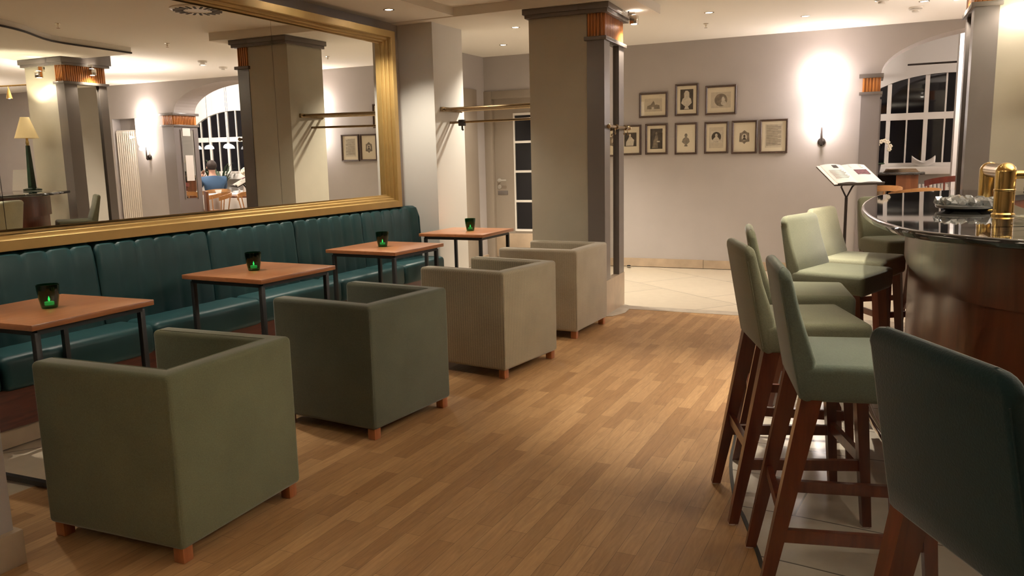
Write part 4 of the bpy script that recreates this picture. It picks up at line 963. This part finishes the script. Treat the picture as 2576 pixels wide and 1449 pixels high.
t = thing('door_stop', 'tiny black door stop on the stone floor by the back skirting', 'door stop', (-2.85, 8.98, 0))
bm = B(); lathe(bm, [(0, 0), (.022, 0), (.022, .022), (.016, .026), (0, .026)], 16); obj('rubber', bm, 'black', t)
bm = B(); lathe(bm, [(.0222, .004), (.026, .006), (.026, .012), (.0222, .014)], 16); obj('collar', bm, 'chrome', t)

# ---------------------------------------------------------------- dining room things
t = thing('sideboard', 'brown wood sideboard with black top before the dining room window', 'sideboard', (-.36, 11.45, 0))
bm = B(); box(bm, -.75, .62, -.28, .24, .985, 1.015, .003); obj('top', bm, 'granite', t)
bm = B(); box(bm, .30, .55, -.25, .22, 0, .985); obj('side_cabinet', bm, 'darkwood', t, smooth=0)
bm = B(); box(bm, -.72, -.69, -.25, .22, 0, .985); box(bm, -.69, .30, .18, .22, 0, .985); box(bm, -.69, .30, -.25, .18, .62, .65); obj('open_shelf', bm, 'iron', t, smooth=0)
for k, x in enumerate((-.24, -.04, -.44)):
    bm = B(); lathe(bm, [(0, 0), (.065, 0), (.08, .17), (.074, .17), (.062, .02), (0, .015)], 20)
    tag(obj('wicker_basket', bm, 'wicker', loc=(x, 11.30, .651)), ['left of the two brown wicker baskets under the sideboard top', 'right of the two brown wicker baskets under the sideboard top', 'brown wicker basket at the hidden left end of the sideboard'][k], 'basket', 'wicker baskets in the sideboard')
bm = B(); 
for k in range(5): box(bm, -.21 + .008 * k, .20 - .012 * k, -.07, .07, .009 * k, .009 * k + .008, .003, 1, Matrix.Rotation(R(6 * k - 8), 4, 'Z'))
tag(obj('folded_napkins', bm, 'napkin', loc=(.0, 11.36, 1.0155)), 'stack of brown folded cloths on the sideboard top', 'cloth')
bm = B(); q = []
for i in range(13):
    s = i / 12 * 2 - 1; q.append([bm.verts.new((.14 * s, y, z + .05 * s * s)) for y, z in ((-.06, .05 + .03 * abs(s)), (0, 0), (.06, .06 + .03 * abs(s)))])
for A_, C_ in zip(q, q[1:]):
    for j in range(2): bm.faces.new((A_[j], A_[j + 1], C_[j + 1], C_[j]))
o = tag(obj('folded_linen', bm, 'cloth', loc=(.25, 12.0, 1.0715)), 'white boat-shaped folded linen on the window sill', 'linen')
o.modifiers.new('thickness', 'SOLIDIFY').thickness = .006
t = thing('orchid', 'white orchid in a dark pot at the window behind the slate column', 'plant', (-.30, 11.42, 1.015))
bm = B(); lathe(bm, [(0, 0), (.04, 0), (.055, .10), (.048, .10), (0, .085)], 20); obj('pot', bm, 'terra', t)
bm = B(); tube(bm, [(0, 0, .08), (-.01, .0, .22), (.02, 0, .36), (.10, 0, .40), (.15, 0, .33)], .004, 6); obj('stems', bm, 'stem', t)
bm = B()
for x, z in ((-.01, .30), (.0, .35), (.04, .39), (.08, .40), (.12, .38), (.15, .33), (.14, .29)):
    for k in range(5):
        a = 2 * math.pi * k / 5; sphere(bm, (x + .016 * math.cos(a), -.012, z + .016 * math.sin(a)), .014, 8, (1, .35, 1))
obj('blossoms', bm, 'petal', t)
bm = B()
for k in range(5):
    a = k * 1.3; sphere(bm, (.05 * math.cos(a), .04 * math.sin(a), .11), .05, 8, (1, .5, .22))
obj('leaves', bm, 'leaf', t)
t = thing('low_radiator', 'low ribbed radiator under the dining room window', 'radiator', (.36, 12.02, 0))
for k in range(9):
    bm = B(); box(bm, -.20 + .045 * k, -.20 + .045 * k + .03, -.03, .03, 0.0 if k in (0, 8) else .10, .84, .008); obj('rib', bm, 'radiator', t)
bm = B(); box(bm, -.2, .21, -.02, .02, .14, .19); box(bm, -.2, .21, -.02, .02, .74, .79); obj('header', bm, 'radiator', t)

def bentchair(name, label, loc, rot, m, group, arms=True, z0=.80):
    t = thing(name, label, 'chair', loc, rot, group)
    bm = B(); lathe(bm, [(0, .43), (.20, .43), (.215, .445), (.20, .46), (0, .455)], 28); obj('seat', bm, m, t)
    for sx, sy in ((-.15, -.15), (.15, -.15), (-.15, .15), (.15, .15)):
        bm = B(); tube(bm, [(sx, sy, .44), (sx * 1.3, sy * 1.3, 0)], .014, 8); obj('leg', bm, m, t)
    bm = B(); pts = [(.26 * math.cos(R(a)), .26 * math.sin(R(a)), z0 - .10 * (1 - math.sin(R((a - 90)) + math.pi / 2)) * .6) for a in range(0, 181, 15)]
    rows = []
    for x, y, z in pts: rows.append([bm.verts.new(p) for p in ((x, y, z - .035), (x * 1.06, y * 1.06, z - .035), (x * 1.08, y * 1.08, z + .03), (x * 1.02, y * 1.02, z + .03))])
    for A_, C_ in zip(rows, rows[1:]):
        for j in range(4): bm.faces.new((A_[j], A_[(j + 1) % 4], C_[(j + 1) % 4], C_[j]))
    bm.faces.new(rows[0]); bm.faces.new(rows[-1][::-1]); obj('curved_back', bm, m, t, smooth=50)
    for a in (10, 55, 90, 125, 170):
        bm = B(); x, y = math.cos(R(a)), math.sin(R(a)); tube(bm, [(.2 * x, .2 * y, .45), (.262 * x, .262 * y, z0 - .04)], .009, 6); obj('spindle', bm, m, t)
    return t
G = 'bentwood chairs in the dining room'
bentchair('bentwood_chair', 'honey bentwood chair right beside the slate column, before the sideboard', (-.26, 10.25, 0), R(-160), 'bent', G, True, .875)
bentchair('bentwood_chair', 'honey bentwood chair nearest the bar top edge, right of its twin', (.12, 9.90, 0), R(-150), 'bent', G, True, .86)
bentchair('captains_chair', 'dark red wooden armchair beside the pale pilaster under the window', (.50, 10.45, 0), R(200), 'redwood', G, True, .97)
bentchair('bentwood_chair', 'bentwood chair left of the dark table, reflected above the gold frame', (1.70, 9.61, 0), R(30), 'bent', G)
bentchair('bentwood_chair', 'bentwood chair at the right of the dark table, reflected beside the pillar', (1.08, 9.86, 0), R(-60), 'bent', G)
def dtable(name, label, loc, r, cloth, cat='table'):
    t = thing(name, label, cat, loc)
    bm = B(); lathe(bm, [(0, .73), (r, .73), (r, .755), (0, .755)], 40); obj('tabletop', bm, 'darkwood', t)
    bm = B(); lathe(bm, [(.22, 0), (.22, .02), (.05, .05), (.035, .10), (.035, .73), (0, .73)], 24); obj('pedestal', bm, 'iron', t)
    if cloth:
        bm = B(); rows = []
        for z, k, wv in ((.758, .0, 0), (.759, .9, 0), (.757, 1.01, 0), (.74, 1.03, .005), (.60, 1.05, .03), (.50, 1.06, .045)):
            rows.append([bm.verts.new(((r * k + wv * math.cos(9 * a)) * math.cos(a), (r * k + wv * math.cos(9 * a)) * math.sin(a), z)) for a in [2 * math.pi * i / 72 for i in range(72)]])
        for A_, C_ in zip(rows[1:], rows[2:]):
            for i in range(72): bm.faces.new((A_[i], A_[(i + 1) % 72], C_[(i + 1) % 72], C_[i]))
        bm.faces.new(rows[1]); 
        for v in rows[0]: bm.verts.remove(v)
        tag(obj('tablecloth', bm, 'cloth', loc=loc), cloth, 'tablecloth')
    return t
dtable('dining_table', 'round dark dining table with cruets before the arch, seen in the mirror', (1.55, 10.28, 0), .36, None)
dtable('dining_table', 'cloth covered dining table behind the red screen, seen in the mirror', (2.42, 10.70, 0), .40, 'white tablecloth on the table in front of the person in blue, seen in the mirror')
dtable('dining_table', 'cloth covered dining table with flowers by the window, seen in the mirror', (2.95, 11.78, 0), .26, 'white tablecloth under the flowers by the window, seen in the mirror')
bm = B(); box(bm, -.22, .22, -.02, .02, 0, .83, .006); tag(obj('wood_screen', bm, 'darkwood', loc=(2.30, 10.06, 0), rotz=R(40)), 'low red brown wood screen beside the arch column, seen in the mirror', 'screen')
for k, (x, y, hh, r, lb) in enumerate(((1.70, 10.20, .10, .028, 'leftmost white cruet on the dark dining table, in the mirror'), (1.56, 10.16, .17, .030, 'tall white bottle between the cruets on the dark dining table'), (1.44, 10.14, .11, .042, 'round white sugar pot on the dark dining table, in the mirror'))):
    bm = B(); lathe(bm, [(0, 0), (r, 0), (r * 1.05, hh * .4), (r * .5, hh * .7), (r * .42, hh * .95), (0, hh)], 20); tag(obj('cruet', bm, 'ceramic', loc=(x, y, .755)), lb, 'cruet', 'cruets on the dining table')
t = thing('flower_vase', 'round white flower head in a glass vase on the window table, in the mirror', 'flowers', (2.92, 11.72, .7585))
bm = B(); lathe(bm, [(0, 0), (.03, 0), (.035, .12), (.032, .12), (.026, .01), (0, .01)], 16); obj('vase', bm, 'clear', t)
bm = B(); tube(bm, [(0, 0, .02), (0, 0, .30)], .004, 6); obj('stem', bm, 'stem', t)
bm = B()
for k in range(16):
    a = k * 2.4; zz = 1 - 2 * (k + .5) / 16; rr = math.sqrt(1 - zz * zz); sphere(bm, (.055 * rr * math.cos(a), .055 * rr * math.sin(a), .36 + .05 * zz), .034, 8)
obj('blossom', bm, 'petal', t)
bm = B(); lathe(bm, [(0, 0), (.04, 0), (.06, .06), (.055, .06), (.036, .008), (0, .008)], 20); tag(obj('bowl', bm, 'ceramic', loc=(2.66, 10.72, .7605)), 'white bowl on the tablecloth before the person in blue, in the mirror', 'bowl')
bm = B(); box(bm, -.45, .45, .24, .34, .30, .88, .03, 3); box(bm, -.45, .45, -.22, .28, .28, .44, .03, 3); box(bm, -.43, .43, -.18, .28, 0, .30)
tag(obj('upholstered_bench', bm, 'bench2', loc=(4.15, 10.9, 0), rotz=R(-50), smooth=50), 'dark blue grey bench behind the arch column, seen in the mirror', 'bench')
bentchair('bentwood_chair', 'bentwood chair the person in blue sits on, seen in the mirror', (3.06, 11.05, 0), R(118), 'bent', G)
for k, (z0, z1, y, lb) in enumerate(((1.72, 1.84, .20, 'small white notice high on the column jamb, seen in the mirror'), (1.02, 1.42, .22, 'tall white notice low on the column jamb, seen in the mirror'))):
    bm = B(); box(bm, -.006, 0, -.075, .075, z0 - 1.4, z1 - 1.4); tag(obj('notice', bm, 'paper', loc=(*BW(AU1 - .014, y), 1.4), rotz=TH, smooth=0), lb, 'notice', 'notices on the arch column')
t = thing('palm_plant', 'dark leafy palm before the dining room window, seen in the mirror', 'plant', (3.62, 11.72, 0))
bm = B(); lathe(bm, [(0, 0), (.14, 0), (.18, .34), (.165, .34), (0, .30)], 24); obj('pot', bm, 'terra', t)
bm = B(); random.seed(11)
for k in range(22):
    a = k * 2.4; l_ = .35 + .25 * random.random(); zz = 1.0 + .5 * random.random(); rows = []
    for i in range(7):
        s = i / 6; rr = l_ * s * .8; z = .32 + (zz - .32) * (1 - (1 - s) ** 2) - .15 * s * s; w_ = .028 * math.sin(math.pi * min(1, s * .9 + .1))
        ca, sa = math.cos(a), math.sin(a); rows.append([bm.verts.new((rr * ca - w_ * sa, min(.30, rr * sa + w_ * ca), z)), bm.verts.new((rr * ca + w_ * sa, min(.30, rr * sa - w_ * ca), z))])
    for A_, C_ in zip(rows, rows[1:]): bm.faces.new((A_[0], A_[1], C_[1], C_[0]))
obj('fronds', bm, 'leaf', t)

# the seated person in the dining room, seen from behind in the mirror
def skin(name, m, V, E, Rd, parent, sub=2):
    me = bpy.data.meshes.new(name); me.from_pydata([Vector(v) for v in V], E, []); o = bpy.data.objects.new(name, me); S.collection.objects.link(o); o.parent = parent
    s = o.modifiers.new('skin', 'SKIN'); s.use_smooth_shade = True
    for i, r in enumerate(Rd):
        me.skin_vertices[0].data[i].radius = r if isinstance(r, tuple) else (r, r)
    me.skin_vertices[0].data[0].use_root = True
    o.modifiers.new('sub', 'SUBSURF').levels = sub; o.modifiers['sub'].render_levels = sub
    me.materials.append(M[m]); return o
pr_ = thing('person', 'seated person in a blue shirt with hands at the face, seen in the mirror', 'person', (3.06, 11.05, 0), R(118))
V = [(0, 0, .575), (0, .0, .68), (0, -.02, .84), (0, -.04, .98), (0, -.06, 1.06), (0, -.075, 1.13), (0, -.09, 1.20), (0, -.10, 1.27),
     (-.19, -.05, .99), (-.25, -.24, .80), (-.10, -.36, 1.02), (.19, -.05, .99), (.25, -.24, .80), (.10, -.36, 1.02),
     (-.10, -.06, .55), (-.12, -.42, .54), (-.13, -.44, .08), (-.13, -.54, .04), (.10, -.06, .55), (.12, -.42, .54), (.13, -.44, .08), (.13, -.54, .04)]
E_ = [(0, 1), (1, 2), (2, 3), (3, 4), (4, 5), (5, 6), (6, 7), (3, 8), (8, 9), (9, 10), (3, 11), (11, 12), (12, 13), (0, 14), (14, 15), (15, 16), (16, 17), (0, 18), (18, 19), (19, 20), (20, 21)]
Rd = [(.12, .07), (.11, .07), (.12, .075), (.10, .06), (.06, .06), (.055, .055), (.075, .09), (.055, .065), .045, .038, .034, .045, .038, .034, .06, .05, .042, .035, .06, .05, .042, .035]
skin('body', 'skin', V, E_, Rd, pr_)
skin('shirt', 'shirt', [(0, 0, .57), (0, 0, .68), (0, -.02, .84), (0, -.04, .98), (0, -.055, 1.05), (-.19, -.05, .99), (-.25, -.24, .80), (-.15, -.315, .935), (.19, -.05, .99), (.25, -.24, .80), (.15, -.315, .935)],
     [(0, 1), (1, 2), (2, 3), (3, 4), (3, 5), (5, 6), (6, 7), (3, 8), (8, 9), (9, 10)], [(.175, .115), (.165, .12), (.185, .13), (.165, .115), (.075, .075), .08, .063, .05, .08, .063, .05], pr_)
skin('trousers', 'trouser', [(0, 0, .575), (-.10, -.06, .555), (-.12, -.42, .54), (-.13, -.44, .12), (.10, -.06, .555), (.12, -.42, .54), (.13, -.44, .12)], [(0, 1), (1, 2), (2, 3), (0, 4), (4, 5), (5, 6)], [(.17, .105), .085, .075, .06, .085, .075, .06], pr_)
bm = B(); sphere(bm, (0, -.075, 1.245), .098, 18, (.92, 1.05, 1.0))
for v in list(bm.verts):
    if v.co.y < -.125 and v.co.z < 1.285: v.co.y = -.125 + (v.co.y + .125) * .1
obj('hair', bm, 'hair', pr_, smooth=60)
for s in (-1, 1):
    bm = B(); sphere(bm, (s * .078, -.10, 1.21), .026, 10, (.4, .7, 1)); obj('ear', bm, 'skin', pr_)
    bm = B(); sphere(bm, (s * .085, -.375, 1.055), .040, 12, (.55, .6, 1.0))
    for k in range(4): tube(bm, [(s * (.10 - .016 * k), -.385, 1.08), (s * (.092 - .015 * k), -.375, 1.118 + .006 * (k in (1, 2))), (s * (.082 - .013 * k), -.345, 1.145 + .008 * (k in (1, 2)))], [.009, .0085, .006], 7)
    tube(bm, [(s * .062, -.36, 1.04), (s * .040, -.34, 1.068), (s * .030, -.325, 1.09)], [.010, .009, .006], 7); obj('hand', bm, 'skin', pr_, smooth=60)
    bm = B(); sphere(bm, (s * .032, -.192, 1.225), .012, 8, (1, .5, .8)); obj('eye', bm, 'ceramic', pr_)
bm = B(); sphere(bm, (0, -.198, 1.20), .017, 8, (.7, 1, 1.3)); obj('nose', bm, 'skin', pr_)
bm = B(); sphere(bm, (0, -.188, 1.160), .022, 8, (1, .4, .3)); obj('mouth', bm, 'photo', pr_)
# fill lamps added out of view, to brighten the ceiling and room
def fill_uplighter(x, y, h, label, e, color=WARM):
    t = thing('fill_uplighter', label, 'added fill lamp', (x, y, 0), 0, 'added bowl fill lamps')
    bm = B(); lathe(bm, [(0, 0), (.14, 0), (.14, .015), (.02, .03), (0, .03)], 28); obj('base', bm, 'brass', t)
    bm = B(); tube(bm, [(0, 0, .02), (0, 0, h - .08)], .011, 10); obj('pole', bm, 'brass', t)
    bm = B(); lathe(bm, [(.02, h - .09), (.10, h - .06), (.16, h), (.155, h), (.096, h - .05), (.0, h - .078)], 32); obj('bowl', bm, 'brass', t)
    bm = B(); sphere(bm, (0, 0, h - .03), .028, 12); obj('bulb', bm, 'bulb', t)
    light('fill_uplight', 'SPOT', (x, y, h + .03), e, color, .06, 150, .6, (x, y, 5))
fill_uplighter(1.45, 3.6, 1.75, 'added brass fill lamp behind the bar counter, outside the picture', 215)
fill_uplighter(2.7, 3.3, 1.75, 'added brass fill lamp behind the bar by the right wall, outside the picture', 200)
fill_uplighter(-.7, -1.3, 1.8, 'added brass fill lamp behind the camera, outside the picture', 62)
fill_uplighter(-3.6, .50, 1.8, 'added brass fill lamp by the mirror wall behind the near pier, outside the picture', 130)
fill_uplighter(1.25, 7.2, 1.75, 'added brass fill lamp hidden behind the pillar beyond the bar', 62, ROSE)
fill_uplighter(5.2, 7.0, 1.75, 'added brass fill lamp in the far right of the hall, outside the picture', 170, ROSE)
